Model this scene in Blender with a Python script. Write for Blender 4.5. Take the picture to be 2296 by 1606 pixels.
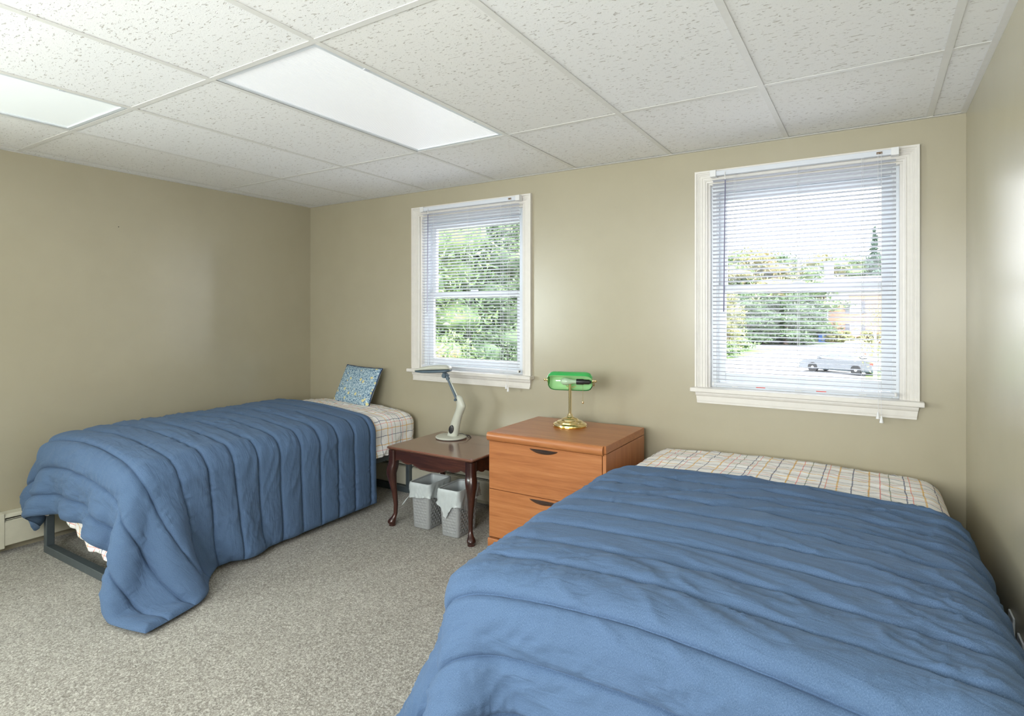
import bpy, bmesh, math, random
import numpy as np
from mathutils import Vector, Matrix
PI = math.pi
R = math.radians
C = bpy.context.scene.collection
for o in list(bpy.data.objects):
    bpy.data.objects.remove(o, do_unlink=True)
random.seed(7)
rng = np.random.default_rng(7)

# ------------------------------------------------------------------ room sizes (metres)
CAMX, CAMY, CAMZ, YAW = 4.1517, -3.3545, 1.335, 0.5569
CEIL = 2.255            # underside of the ceiling grid
RW = 4.512              # right wall plane
REAR = -4.75            # wall behind the camera
GZ = -2.55              # ground outside (the room is one floor up)

# ------------------------------------------------------------------ camera
cam = bpy.data.cameras.new('camera')
camo = bpy.data.objects.new('camera', cam)
C.objects.link(camo)
camo.location = (CAMX, CAMY, CAMZ)
camo.rotation_euler = (PI / 2, 0, YAW)
cam.sensor_width = 36
cam.lens = 1301.5 / 2296 * 36
cam.shift_y = -(803 - 703.3) / 2296
cam.clip_start = 0.05
cam.clip_end = 500
bpy.context.scene.camera = camo

# ------------------------------------------------------------------ sky, daylight, exposure
sc = bpy.context.scene
world = bpy.data.worlds.new('overcast_sky')
sc.world = world
world.use_nodes = True
wn = world.node_tree.nodes
bg = wn['Background']
bg.inputs[0].default_value = (0.93, 0.97, 1.0, 1)
bg.inputs[1].default_value = 8.0

def area(name, loc, rot, sx, sy, power, col):
    l = bpy.data.lights.new(name, 'AREA')
    l.shape = 'RECTANGLE'
    l.size, l.size_y, l.energy, l.color = sx, sy, power, col
    o = bpy.data.objects.new(name, l)
    C.objects.link(o)
    o.location = loc
    o.rotation_euler = rot
    return o
# daylight: soft light through the left window; the rear light is added fill
area('daylight_left_window', (-0.30, -3.95, 1.35), (0, R(-93), 0), 1.1, 1.2, 42, (0.84, 1.0, 0.94))
area('rear_fill_light', (3.15, REAR - 0.3, 1.45), (R(106), 0, 0), 2.2, 1.15, 28, (0.97, 1.0, 0.97))  # fill light added behind the camera, set in an invented window
# sampling portals in the window openings (they emit nothing themselves)
for x_ in (1.70, 3.816):
    p_ = area('sky_portal', (x_, 0.17, 1.49), (R(-90), 0, 0), 0.91, 1.16, 1, (1, 1, 1))
    p_.data.cycles.is_portal = True
p_ = area('sky_portal', (-0.17, -3.95, 1.45), (0, R(-90), 0), 1.2, 1.2, 1, (1, 1, 1)); p_.data.cycles.is_portal = True
p_ = area('sky_portal', (3.15, REAR - 0.17, 1.50), (R(90), 0, 0), 2.2, 1.15, 1, (1, 1, 1)); p_.data.cycles.is_portal = True
vs = sc.view_settings
vs.view_transform = 'Standard'
vs.look = 'None'
vs.gamma = 1
vs.use_curve_mapping = False
vs.exposure = 0.64

# ------------------------------------------------------------------ materials
def srgb(r, g, b):
    def f(c):
        c /= 255
        return c / 12.92 if c <= 0.04045 else ((c + 0.055) / 1.055) ** 2.4
    return (f(r), f(g), f(b), 1)

class NT:
    def __init__(s, name):
        s.m = bpy.data.materials.new(name)
        s.m.use_nodes = True
        s.t = s.m.node_tree
        s.n = s.t.nodes
        s.b = s.n['Principled BSDF']
    def new(s, typ, **kw):
        n = s.n.new(typ)
        for k, v in kw.items():
            setattr(n, k, v)
        return n
    def link(s, a, b):
        s.t.links.new(a, b)
    def coord(s, kind='Object', scale=(1, 1, 1), rot=(0, 0, 0), loc=(0, 0, 0)):
        tc = s.new('ShaderNodeTexCoord')
        mp = s.new('ShaderNodeMapping')
        s.link(tc.outputs[kind], mp.inputs[0])
        mp.inputs['Scale'].default_value = scale
        mp.inputs['Rotation'].default_value = rot
        mp.inputs['Location'].default_value = loc
        return mp.outputs[0]
    def noise(s, vec, scale, detail=2, rough=0.5, dist=0.0):
        n = s.new('ShaderNodeTexNoise')
        if vec is not None:
            s.link(vec, n.inputs['Vector'])
        n.inputs['Scale'].default_value = scale
        n.inputs['Detail'].default_value = detail
        n.inputs['Roughness'].default_value = rough
        n.inputs['Distortion'].default_value = dist
        return n.outputs['Fac']
    def ramp(s, fac, stops, interp='LINEAR'):
        n = s.new('ShaderNodeValToRGB')
        n.color_ramp.interpolation = interp
        e = n.color_ramp.elements
        while len(e) < len(stops):
            e.new(0.5)
        for i, (p, c) in enumerate(stops):
            e[i].position = p
            e[i].color = c if hasattr(c, '__len__') else (c, c, c, 1)
        s.link(fac, n.inputs[0])
        return n.outputs[0]
    def math(s, op, a, b=None, c=None):
        n = s.new('ShaderNodeMath', operation=op)
        for i, v in enumerate((a, b, c)):
            if v is None:
                continue
            if isinstance(v, (int, float)):
                n.inputs[i].default_value = v
            else:
                s.link(v, n.inputs[i])
        return n.outputs[0]
    def mix(s, fac, a, b, mode='MIX'):
        n = s.new('ShaderNodeMix', data_type='RGBA', blend_type=mode)
        for i, v in ((0, fac), (6, a), (7, b)):
            if isinstance(v, (int, float)):
                n.inputs[i].default_value = v
            elif isinstance(v, tuple):
                n.inputs[i].default_value = v
            else:
                s.link(v, n.inputs[i])
        return n.outputs[2]
    def bump(s, h, strength=0.3, dist=0.001):
        n = s.new('ShaderNodeBump')
        n.inputs['Strength'].default_value = strength
        n.inputs['Distance'].default_value = dist
        s.link(h, n.inputs['Height'])
        s.link(n.outputs[0], s.b.inputs['Normal'])
        return n
    def base(s, v):
        if isinstance(v, tuple):
            s.b.inputs['Base Color'].default_value = v
        else:
            s.link(v, s.b.inputs['Base Color'])
    def set(s, **kw):
        for k, v in kw.items():
            i = s.b.inputs[k.replace('_', ' ')]
            if isinstance(v, (int, float, tuple)):
                i.default_value = v
            else:
                s.link(v, i)
        return s

def plain(name, col, rough=0.5, metal=0.0, spec=0.5, var=0.06, scale=30.0, bump=0.0, **kw):
    """a painted / moulded surface with faint mottling"""
    t = NT(name)
    v = t.coord()
    n = t.noise(v, scale, 3)
    lo = tuple(c * (1 - var) for c in col[:3]) + (1,)
    hi = tuple(min(1, c * (1 + var)) for c in col[:3]) + (1,)
    t.base(t.ramp(n, [(0.3, lo), (0.7, hi)]))
    t.set(Roughness=rough, Metallic=metal)
    t.b.inputs['Specular IOR Level'].default_value = spec
    if bump:
        t.bump(n, bump, 0.001)
    t.set(**kw)
    return t.m

def wall_mat():
    t = NT('wall_paint')
    v = t.coord()
    n = t.noise(v, 2.2, 3, 0.6)
    t.base(t.ramp(n, [(0.3, (0.405, 0.365, 0.262, 1)), (0.7, (0.428, 0.387, 0.28, 1))]))
    f = t.noise(v, 260, 2, 0.6)
    g = t.noise(v, 30, 2, 0.5)
    t.bump(t.math('ADD', f, t.math('MULTIPLY', g, 1.5)), 0.12, 0.0006)
    t.set(Roughness=0.27)
    t.b.inputs['Specular IOR Level'].default_value = 0.75
    return t.m

def carpet_mat():
    """loop carpet: every yarn loop its own shade of grey, taupe or cream"""
    t = NT('carpet')
    v = t.coord()
    def cells(sc_):
        vo = t.new('ShaderNodeTexVoronoi', feature='F1')
        t.link(v, vo.inputs['Vector'])
        vo.inputs['Scale'].default_value = sc_
        sp = t.new('ShaderNodeSeparateColor')
        t.link(vo.outputs['Color'], sp.inputs[0])
        return sp.outputs[0], vo.outputs['Distance']
    c1, d1 = cells(215)
    c2, d2 = cells(120)
    n3 = t.noise(v, 1.3, 3, 0.6)
    n4 = t.noise(v, 9, 3, 0.6)
    k = t.math('ADD', t.math('MULTIPLY', c1, 0.65), t.math('MULTIPLY', c2, 0.35))
    col = t.ramp(k, [(0.10, (0.07, 0.058, 0.045, 1)), (0.30, (0.18, 0.16, 0.13, 1)), (0.5, (0.31, 0.29, 0.245, 1)),
                     (0.70, (0.43, 0.41, 0.36, 1)), (0.90, (0.66, 0.63, 0.57, 1))])
    m = t.math('ADD', t.math('MULTIPLY', n3, 0.6), t.math('MULTIPLY', n4, 0.4))
    t.base(t.mix(0.42, col, t.ramp(m, [(0.35, (0.25, 0.235, 0.2, 1)), (0.65, (0.37, 0.355, 0.31, 1))])))
    t.bump(t.math('SUBTRACT', 1.0, d1), 0.35, 0.003)
    t.set(Roughness=0.95)
    t.b.inputs['Specular IOR Level'].default_value = 0.15
    t.b.inputs['Sheen Weight'].default_value = 0.2
    return t.m

def tile_mat():
    t = NT('acoustic_tile')
    oi = t.new('ShaderNodeObjectInfo')
    tc = t.new('ShaderNodeTexCoord')
    comb = t.new('ShaderNodeCombineXYZ')
    t.link(t.math('MULTIPLY', oi.outputs['Random'], 40.0), comb.inputs[0])
    t.link(t.math('MULTIPLY', oi.outputs['Random'], 23.0), comb.inputs[1])
    add = t.new('ShaderNodeVectorMath', operation='ADD')
    t.link(tc.outputs['Object'], add.inputs[0])
    t.link(comb.outputs[0], add.inputs[1])
    mp = t.new('ShaderNodeMapping')
    mp.inputs['Scale'].default_value = (1.0, 2.6, 1.0)
    t.link(add.outputs[0], mp.inputs[0])
    worm = t.noise(mp.outputs[0], 46, 1.5, 0.45, 0.9)
    pit = t.ramp(worm, [(0.645, 0.0), (0.685, 1.0)])
    fine = t.noise(add.outputs[0], 150, 2, 0.7)
    pin = t.ramp(fine, [(0.63, 0.0), (0.70, 1.0)])
    tint = t.ramp(oi.outputs['Random'], [(0.0, (0.915, 0.91, 0.895, 1)), (0.5, (0.925, 0.925, 0.92, 1)), (1.0, (0.89, 0.88, 0.85, 1))])
    c = t.mix(t.math('MULTIPLY', pit, 0.52), tint, (0.36, 0.30, 0.25, 1))  # shade inside the pits is painted into the tile colour
    c = t.mix(t.math('MULTIPLY', pin, 0.16), c, (0.45, 0.42, 0.40, 1))
    t.base(c)
    h = t.math('SUBTRACT', t.math('MULTIPLY', fine, 0.35), t.math('ADD', pit, t.math('MULTIPLY', pin, 0.4)))
    t.bump(h, 0.7, 0.0025)
    t.set(Roughness=0.92)
    t.b.inputs['Specular IOR Level'].default_value = 0.2
    return t.m

def comforter_mat():
    t = NT('blue_chambray')
    uv = t.coord('UV', (1, 1, 1))
    a = t.noise(t.coord('UV', (1500, 330, 1)), 1.0, 2, 0.6)
    b = t.noise(t.coord('UV', (330, 1500, 1)), 1.0, 2, 0.6)
    big = t.noise(uv, 2.0, 3, 0.6)
    n = t.math('MULTIPLY', t.math('ADD', a, b), 0.5)
    col = t.ramp(n, [(0.36, (0.050, 0.088, 0.164, 1)), (0.5, (0.080, 0.134, 0.236, 1)), (0.64, (0.138, 0.205, 0.325, 1))])
    t.base(t.mix(t.ramp(big, [(0.3, 0.0), (0.7, 0.12)]), col, (0.10, 0.20, 0.34, 1)))
    # crumples of the thin cotton: short creases, mostly along the channels
    w1 = t.noise(t.coord('UV', (10, 50, 1), (0, 0, 0.35)), 1.0, 3, 0.5, 0.8)
    w2 = t.noise(t.coord('UV', (40, 13, 1), (0, 0, -0.2)), 1.0, 2, 0.45, 0.5)
    h = t.math('ADD', t.math('MULTIPLY', w1, 1.0), t.math('MULTIPLY', w2, 0.4))
    h = t.math('ADD', h, t.math('MULTIPLY', n, 0.025))
    t.bump(h, 0.45, 0.009)
    t.set(Roughness=0.85)
    t.b.inputs['Specular IOR Level'].default_value = 0.2
    t.b.inputs['Sheen Weight'].default_value = 0.08
    t.b.inputs['Sheen Tint'].default_value = (0.6, 0.75, 0.95, 1)
    return t.m

def plaid_mat():
    """cream cotton with thin navy, ochre, coral and green lines both ways (UV in metres)"""
    t = NT('plaid_cotton')
    tc = t.new('ShaderNodeTexCoord')
    wn_ = t.new('ShaderNodeTexNoise')
    wn_.inputs['Scale'].default_value = 9
    t.link(tc.outputs['UV'], wn_.inputs['Vector'])
    sep = t.new('ShaderNodeSeparateXYZ')
    sc_ = t.new('ShaderNodeVectorMath', operation='SCALE')
    t.link(wn_.outputs['Color'], sc_.inputs[0])
    sc_.inputs['Scale'].default_value = 0.008
    ad = t.new('ShaderNodeVectorMath', operation='ADD')
    t.link(tc.outputs['UV'], ad.inputs[0])
    t.link(sc_.outputs[0], ad.inputs[1])
    t.link(ad.outputs[0], sep.inputs[0])
    P = 0.31
    lines = [(0.012, 0.0042, (0.05, 0.075, 0.18, 1)), (0.075, 0.0055, (0.80, 0.46, 0.08, 1)), (0.115, 0.0036, (0.85, 0.26, 0.24, 1)),
             (0.150, 0.0034, (0.20, 0.25, 0.16, 1)), (0.205, 0.0042, (0.05, 0.075, 0.18, 1)), (0.226, 0.0034, (0.85, 0.33, 0.28, 1)), (0.268, 0.0055, (0.82, 0.50, 0.12, 1))]
    col = (0.95, 0.93, 0.91, 1)
    thread = t.noise(t.coord('UV', (700, 90, 1)), 1, 1)
    for ax in (0, 1):
        m = t.math('MODULO', t.math('ADD', sep.outputs[ax], 20 * P + 0.03 * ax), P)
        for c0, w, lc in lines:
            d = t.math('ABSOLUTE', t.math('SUBTRACT', m, c0))
            k = t.math('LESS_THAN', d, w * 0.58)
            k = t.math('MULTIPLY', k, t.ramp(thread, [(0.3, 0.45), (0.65, 0.98)]))
            col = t.mix(k, col, lc)
    t.base(col)
    cr = t.noise(t.coord('UV', (14, 40, 1), (0, 0, 0.5)), 1, 3, 0.6, 0.5)
    t.bump(cr, 0.6, 0.006)
    t.set(Roughness=0.85)
    t.b.inputs['Specular IOR Level'].default_value = 0.15
    return t.m

def wood_mat(name, c1, c2, c3, rough, axis='X', scale=1.0, coat=0.0, spec=0.5):
    t = NT(name)
    s = {'X': (1.2, 14, 22), 'Y': (14, 1.2, 22), 'Z': (14, 22, 1.2)}[axis]
    s = tuple(k * scale for k in s)
    v = t.coord('Object', s)
    n = t.noise(v, 1.6, 5, 0.6, 1.2)
    f = t.noise(t.coord('Object', tuple(k * 7 for k in s)), 1.5, 2, 0.5)
    m = t.math('ADD', t.math('MULTIPLY', n, 0.75), t.math('MULTIPLY', f, 0.25))
    t.base(t.ramp(m, [(0.34, c1), (0.5, c2), (0.66, c3)]))
    t.set(Roughness=rough)
    t.b.inputs['Specular IOR Level'].default_value = spec
    t.b.inputs['Coat Weight'].default_value = coat
    t.b.inputs['Coat Roughness'].default_value = 0.12
    t.bump(m, 0.08, 0.0005)
    return t.m

def floral_mat():
    t = NT('floral_print')
    v = t.coord('UV', (1, 1, 1))
    vo = t.new('ShaderNodeTexVoronoi', feature='F1')
    t.link(v, vo.inputs['Vector'])
    vo.inputs['Scale'].default_value = 27
    ysel = t.math('LESS_THAN', t.math('ADD', vo.outputs['Distance'], t.math('MULTIPLY', t.noise(v, 120, 1), 0.25)), 0.43)
    sepc = t.new('ShaderNodeSeparateColor')
    t.link(vo.outputs['Color'], sepc.inputs[0])
    flower = t.math('MULTIPLY', ysel, t.math('GREATER_THAN', sepc.outputs[0], 0.45))
    n = t.noise(v, 115, 2, 0.6, 1.5)
    col = t.ramp(n, [(0.41, (0.05, 0.12, 0.24, 1)), (0.47, (0.15, 0.29, 0.42, 1)), (0.51, (0.42, 0.58, 0.66, 1)), (0.58, (0.60, 0.72, 0.76, 1))])
    t.base(t.mix(flower, col, (0.72, 0.66, 0.33, 1)))
    t.bump(n, 0.2, 0.001)
    t.set(Roughness=0.9)
    t.b.inputs['Specular IOR Level'].default_value = 0.1
    return t.m

def lens_mat(name, col, glow, ribs):
    t = NT(name)
    t.base((0.82, 0.84, 0.85, 1))
    w = t.new('ShaderNodeTexWave', wave_type='BANDS', bands_direction='X')
    t.link(t.coord('Object'), w.inputs[0])
    w.inputs['Scale'].default_value = 28
    fine = t.noise(t.coord('Object'), 90, 2)
    if ribs:
        f = t.ramp(w.outputs['Fac'], [(0.2, tuple(c * 0.86 for c in col[:3]) + (1,)), (0.7, col)])
        t.link(f, t.b.inputs['Emission Color'])
        t.bump(w.outputs['Fac'], 0.4, 0.002)
    else:
        t.link(t.ramp(fine, [(0.3, tuple(c * 0.97 for c in col[:3]) + (1,)), (0.7, col)]), t.b.inputs['Emission Color'])
    t.b.inputs['Emission Strength'].default_value = glow
    t.set(Roughness=0.25)
    return t.m

def foliage_mat(name, cols, trans=0.0):
    t = NT(name)
    v = t.coord('Object')
    n = t.noise(v, 1.1, 4, 0.75)
    m = t.noise(v, 6, 2, 0.7)
    k = t.math('ADD', t.math('MULTIPLY', n, 0.6), t.math('MULTIPLY', m, 0.4))
    st = [(0.36 + 0.28 * i / (len(cols) - 1), c) for i, c in enumerate(cols)]
    t.base(t.ramp(k, st))
    t.set(Roughness=0.8)
    return t.m

def glass_mat(name, tint=(1, 1, 1, 1), refl=0.08):
    """thin clear pane: lets light straight through, mirrors a little"""
    t = NT(name)
    tr = t.new('ShaderNodeBsdfTransparent')
    gl = t.new('ShaderNodeBsdfGlossy')
    mx = t.new('ShaderNodeMixShader')
    tr.inputs[0].default_value = tint
    gl.inputs['Roughness'].default_value = 0.03
    fr = t.new('ShaderNodeFresnel')
    fr.inputs[0].default_value = 1.2
    t.link(fr.outputs[0], mx.inputs[0])
    t.link(tr.outputs[0], mx.inputs[1])
    t.link(gl.outputs[0], mx.inputs[2])
    t.link(mx.outputs[0], t.n['Material Output'].inputs[0])
    return t.m

M = {}
M['wall'] = wall_mat()
M['carpet'] = carpet_mat()
M['tile'] = tile_mat()
M['comforter'] = comforter_mat()
M['plaid'] = plaid_mat()
M['floral'] = floral_mat()
M['grid'] = plain('grid_paint', (0.80, 0.79, 0.76, 1), 0.45, var=0.02)
M['trim'] = plain('trim_paint', (0.74, 0.71, 0.66, 1), 0.35, var=0.02, bump=0.05)
M['vinyl'] = plain('white_vinyl', (0.74, 0.78, 0.82, 1), 0.35, var=0.01)
M['slat'] = plain('blind_slat', (0.54, 0.55, 0.60, 1), 0.4, var=0.01)
M['rail'] = plain('blind_rail', (0.66, 0.69, 0.75, 1), 0.35, var=0.01)
M['wand'] = plain('wand_plastic', (0.20, 0.20, 0.30, 1), 0.2)
M['cordw'] = plain('white_cord', (0.72, 0.72, 0.74, 1), 0.7)
M['red'] = plain('red_sticker', (0.65, 0.07, 0.05, 1), 0.4)
M['glass'] = glass_mat('window_glass')
M['heater'] = plain('heater_enamel', (0.60, 0.575, 0.46, 1), 0.4, var=0.03)
M['dark'] = plain('dark_gap', (0.02, 0.02, 0.02, 1), 0.8)
M['fin'] = plain('heater_fins', (0.16, 0.16, 0.16, 1), 0.4, metal=0.6)
M['steel'] = plain('grey_steel_paint', (0.085, 0.105, 0.115, 1), 0.42, metal=0.25, var=0.12, scale=14)
M['mattress'] = plain('mattress_ticking', (0.62, 0.62, 0.60, 1), 0.9)
M['lens1'] = lens_mat('ribbed_lens', (0.95, 0.96, 1.0, 1), 0.24, True)
M['lens2'] = lens_mat('smooth_lens', (0.86, 0.97, 0.95, 1), 0.22, False)
M['cherryX'] = wood_mat('cherry_laminate_x', srgb(158, 96, 54), srgb(174, 110, 64), srgb(186, 124, 76), 0.33, 'X')
M['cherryZ'] = wood_mat('cherry_laminate_z', srgb(158, 96, 54), srgb(172, 109, 64), srgb(184, 122, 76), 0.35, 'Z')
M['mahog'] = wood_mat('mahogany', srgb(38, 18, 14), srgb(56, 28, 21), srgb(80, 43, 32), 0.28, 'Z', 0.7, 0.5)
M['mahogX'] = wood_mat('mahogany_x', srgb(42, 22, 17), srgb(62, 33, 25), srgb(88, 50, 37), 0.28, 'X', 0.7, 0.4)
M['mahogSheen'] = wood_mat('mahogany_top_sheen', srgb(98, 62, 48), srgb(122, 82, 66), srgb(138, 98, 80), 0.22, 'X', 0.8, 0.6)  # reflection on the table top put into a lighter wood colour
M['black'] = plain('black_plastic', (0.02, 0.02, 0.022, 1), 0.3)
M['handle'] = plain('black_handle', (0.045, 0.04, 0.038, 1), 0.35)
M['brass'] = plain('polished_brass', (0.86, 0.70, 0.38, 1), 0.14, metal=1.0, var=0.02)
M['beige'] = plain('lamp_beige', (0.54, 0.55, 0.47, 1), 0.32, var=0.03)
M['slate'] = plain('lamp_slate', (0.085, 0.125, 0.16, 1), 0.4, var=0.05)
M['whitep'] = plain('white_plastic', (0.78, 0.78, 0.78, 1), 0.35, var=0.01)
M['bulb'] = plain('bulb_glass', (0.42, 0.58, 0.40, 1), 0.15)
M['binbag'] = plain('bin_liner', (0.50, 0.54, 0.54, 1), 0.35, var=0.05)
M['navy'] = plain('navy_piping', (0.02, 0.045, 0.12, 1), 0.7)
M['backing'] = plain('pillow_back', (0.42, 0.52, 0.60, 1), 0.9)
# ------------------------------------------------------------------ builders
def tag(o, label=None, cat=None, group=None, kind=None):
    if label: o['label'] = label
    if cat: o['category'] = cat
    if group: o['group'] = group
    if kind: o['kind'] = kind
    return o

def empty(name, loc=(0, 0, 0), rz=0.0, label=None, cat=None, group=None, kind=None):
    o = bpy.data.objects.new(name, None)
    o.empty_display_size = 0.1
    C.objects.link(o)
    o.location = loc
    o.rotation_euler = (0, 0, rz)
    return tag(o, label, cat, group, kind)

def link(name, me, mat, parent=None, loc=None):
    o = bpy.data.objects.new(name, me)
    C.objects.link(o)
    if mat is not None and not me.materials:
        me.materials.append(mat)
    if parent is not None:
        o.parent = parent
    if loc is not None:
        o.location = loc
    return o

class MB:
    """collects shapes into one mesh"""
    def __init__(s):
        s.bm = bmesh.new()
    def box(s, x0, x1, y0, y1, z0, z1, bev=0.0, seg=2, mat=None):
        r = bmesh.ops.create_cube(s.bm, size=1)
        vs_ = r['verts']
        for v in vs_:
            v.co = Vector(((x0 + x1) / 2 + v.co.x * (x1 - x0), (y0 + y1) / 2 + v.co.y * (y1 - y0), (z0 + z1) / 2 + v.co.z * (z1 - z0)))
        if mat is not None:
            for v in vs_: v.co = mat @ v.co
        if bev:
            es = list({e for v in vs_ for e in v.link_edges})
            bmesh.ops.bevel(s.bm, geom=es, offset=bev, segments=seg, profile=0.5, affect='EDGES')
        return s
    def tube(s, pts, rad, n=10, cap=True, flat=1.0):
        pts = [Vector(p) for p in pts]
        if not hasattr(rad, '__len__'):
            rad = [rad] * len(pts)
        rings = []
        up = None
        for i, p in enumerate(pts):
            d = (pts[min(i + 1, len(pts) - 1)] - pts[max(i - 1, 0)]).normalized()
            if up is None:
                a = Vector((0, 0, 1)) if abs(d.z) < 0.9 else Vector((1, 0, 0))
                u = d.cross(a).normalized()
            else:
                u = (up - d * up.dot(d)).normalized()
            up = u
            w = d.cross(u)
            rings.append([s.bm.verts.new(p + (u * math.cos(2 * PI * k / n) + w * math.sin(2 * PI * k / n) * flat) * rad[i]) for k in range(n)])
        for a, b in zip(rings, rings[1:]):
            for k in range(n):
                s.bm.faces.new((a[k], a[(k + 1) % n], b[(k + 1) % n], b[k]))
        if cap:
            s.bm.faces.new(rings[0][::-1])
            s.bm.faces.new(rings[-1])
        return s
    def loft(s, rings, cap=True, closed=True):
        vr = [[s.bm.verts.new(p) for p in r] for r in rings]
        n = len(vr[0])
        for a, b in zip(vr, vr[1:]):
            for k in range(n if closed else n - 1):
                s.bm.faces.new((a[k], a[(k + 1) % n], b[(k + 1) % n], b[k]))
        if cap:
            s.bm.faces.new(vr[0][::-1])
            s.bm.faces.new(vr[-1])
        return s
    def lathe(s, prof, c=(0, 0, 0), n=32, axis='Z', sx=1.0, sy=1.0, cap=True):
        rings = []
        for r, h in prof:
            ring = []
            for k in range(n):
                a = 2 * PI * k / n
                p = (r * math.cos(a) * sx, r * math.sin(a) * sy, h)
                if axis == 'X': p = (h, p[0], p[1])
                if axis == 'Y': p = (p[0], h, p[1])
                ring.append((p[0] + c[0], p[1] + c[1], p[2] + c[2]))
            rings.append(ring)
        return s.loft(rings, cap)
    def prism(s, poly, axis, a0, a1):
        """polygon in the plane across `axis`, run from a0 to a1"""
        def P(u, v, a):
            return {'X': (a, u, v), 'Y': (u, a, v), 'Z': (u, v, a)}[axis]
        return s.loft([[P(u, v, a0) for u, v in poly], [P(u, v, a1) for u, v in poly]])
    def quad(s, a, b, c, d):
        s.bm.faces.new([s.bm.verts.new(p) for p in (a, b, c, d)])
        return s
    def mesh(s, name, smooth=None):
        bmesh.ops.recalc_face_normals(s.bm, faces=s.bm.faces)
        me = bpy.data.meshes.new(name)
        s.bm.to_mesh(me)
        s.bm.free()
        if smooth is not None:
            for p in me.polygons: p.use_smooth = True
            try:
                me.set_sharp_from_angle(angle=R(smooth))
            except Exception:
                pass
        return me
    def build(s, name, mat, parent=None, smooth=None, loc=None):
        return link(name, s.mesh(name, smooth), mat, parent, loc)

def grid_mesh(name, P, uv, smooth=True, thick=None, N=None):
    """P (n,m,3) surface points, uv (n,m,2) in metres; with thick a second layer closes it underneath"""
    n, m = P.shape[:2]
    V = P.reshape(-1, 3)
    idx = np.arange(n * m).reshape(n, m)
    F = np.stack([idx[:-1, :-1], idx[1:, :-1], idx[1:, 1:], idx[:-1, 1:]], -1).reshape(-1, 4)
    U = uv.reshape(-1, 2)
    if thick is not None:
        Q = (P - N * thick[..., None]).reshape(-1, 3)
        k = n * m
        F2 = F[:, ::-1] + k
        b = np.concatenate([idx[0, :], idx[1:, -1], idx[-1, -2::-1], idx[-2:0:-1, 0]])
        b2 = np.roll(b, -1)
        F3 = np.stack([b, b2, b2 + k, b + k], -1)
        V = np.concatenate([V, Q])
        U = np.concatenate([U, U])
        F = np.concatenate([F, F2, F3])
    me = bpy.data.meshes.new(name)
    me.vertices.add(len(V))
    me.vertices.foreach_set('co', V.astype(np.float32).ravel())
    me.loops.add(F.size)
    me.loops.foreach_set('vertex_index', F.astype(np.int32).ravel())
    me.polygons.add(len(F))
    me.polygons.foreach_set('loop_start', np.arange(0, F.size, 4, dtype=np.int32))
    me.polygons.foreach_set('loop_total', np.full(len(F), 4, dtype=np.int32))
    me.polygons.foreach_set('use_smooth', np.full(len(F), smooth))
    ul = me.uv_layers.new(name='UVMap')
    ul.data.foreach_set('uv', U[F.ravel()].astype(np.float32).ravel())
    me.update(calc_edges=True)
    me.validate()
    return me

def normals(P):
    du = np.gradient(P, axis=0)
    dv = np.gradient(P, axis=1)
    n = np.cross(du, dv)
    return n / (np.linalg.norm(n, axis=-1, keepdims=True) + 1e-9)

def vnoise(x, y, seed=0):
    """smooth value noise in 0..1"""
    xi = np.floor(x).astype(np.int64); yi = np.floor(y).astype(np.int64)
    fx = x - xi; fy = y - yi
    fx = fx * fx * (3 - 2 * fx); fy = fy * fy * (3 - 2 * fy)
    def h(a, b):
        k = (a * 374761393 + b * 668265263 + seed * 1442695041) & 0xffffffff
        k = ((k ^ (k >> 13)) * 1274126177) & 0xffffffff
        return ((k ^ (k >> 16)) & 0xffff) / 65535.0
    return (h(xi, yi) * (1 - fx) + h(xi + 1, yi) * fx) * (1 - fy) + (h(xi, yi + 1) * (1 - fx) + h(xi + 1, yi + 1) * fx) * fy

def copy_tree(o, parent=None):
    c = o.copy()
    C.objects.link(c)
    c.parent = parent
    for ch in o.children:
        copy_tree(ch, c)
    return c

# ------------------------------------------------------------------ the room shell
def wall_with_holes(name, axis, plane, thick, a0, a1, z0, z1, holes):
    """a wall slab lying across `axis` from plane to plane+thick with rectangular openings (a0,a1,z0,z1)"""
    As = sorted({a0, a1, *[h[0] for h in holes], *[h[1] for h in holes]})
    Zs = sorted({z0, z1, *[h[2] for h in holes], *[h[3] for h in holes]})
    b = MB()
    bm = b.bm
    vd = {}
    def V(a, z, t):
        k = (a, z, t)
        if k not in vd:
            vd[k] = bm.verts.new((a, t, z) if axis == 'Y' else (t, a, z))
        return vd[k]
    solid = lambda a, z: a0 < a < a1 and z0 < z < z1 and not any(h[0] < a < h[1] and h[2] < z < h[3] for h in holes)
    t0, t1 = plane, plane + thick
    for i in range(len(As) - 1):
        for j in range(len(Zs) - 1):
            ca, cz = (As[i] + As[i + 1]) / 2, (Zs[j] + Zs[j + 1]) / 2
            if not solid(ca, cz):
                continue
            A, B, Z, W = As[i], As[i + 1], Zs[j], Zs[j + 1]
            for t in (t0, t1):
                bm.faces.new((V(A, Z, t), V(B, Z, t), V(B, W, t), V(A, W, t)))
            e = 1e-3
            if not solid(A - e, cz): bm.faces.new((V(A, Z, t0), V(A, W, t0), V(A, W, t1), V(A, Z, t1)))
            if not solid(B + e, cz): bm.faces.new((V(B, Z, t0), V(B, W, t0), V(B, W, t1), V(B, Z, t1)))
            if not solid(ca, Z - e): bm.faces.new((V(A, Z, t0), V(B, Z, t0), V(B, Z, t1), V(A, Z, t1)))
            if not solid(ca, W + e): bm.faces.new((V(A, W, t0), V(B, W, t0), V(B, W, t1), V(A, W, t1)))
    return tag(b.build(name, M['wall']), kind='structure')

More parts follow.
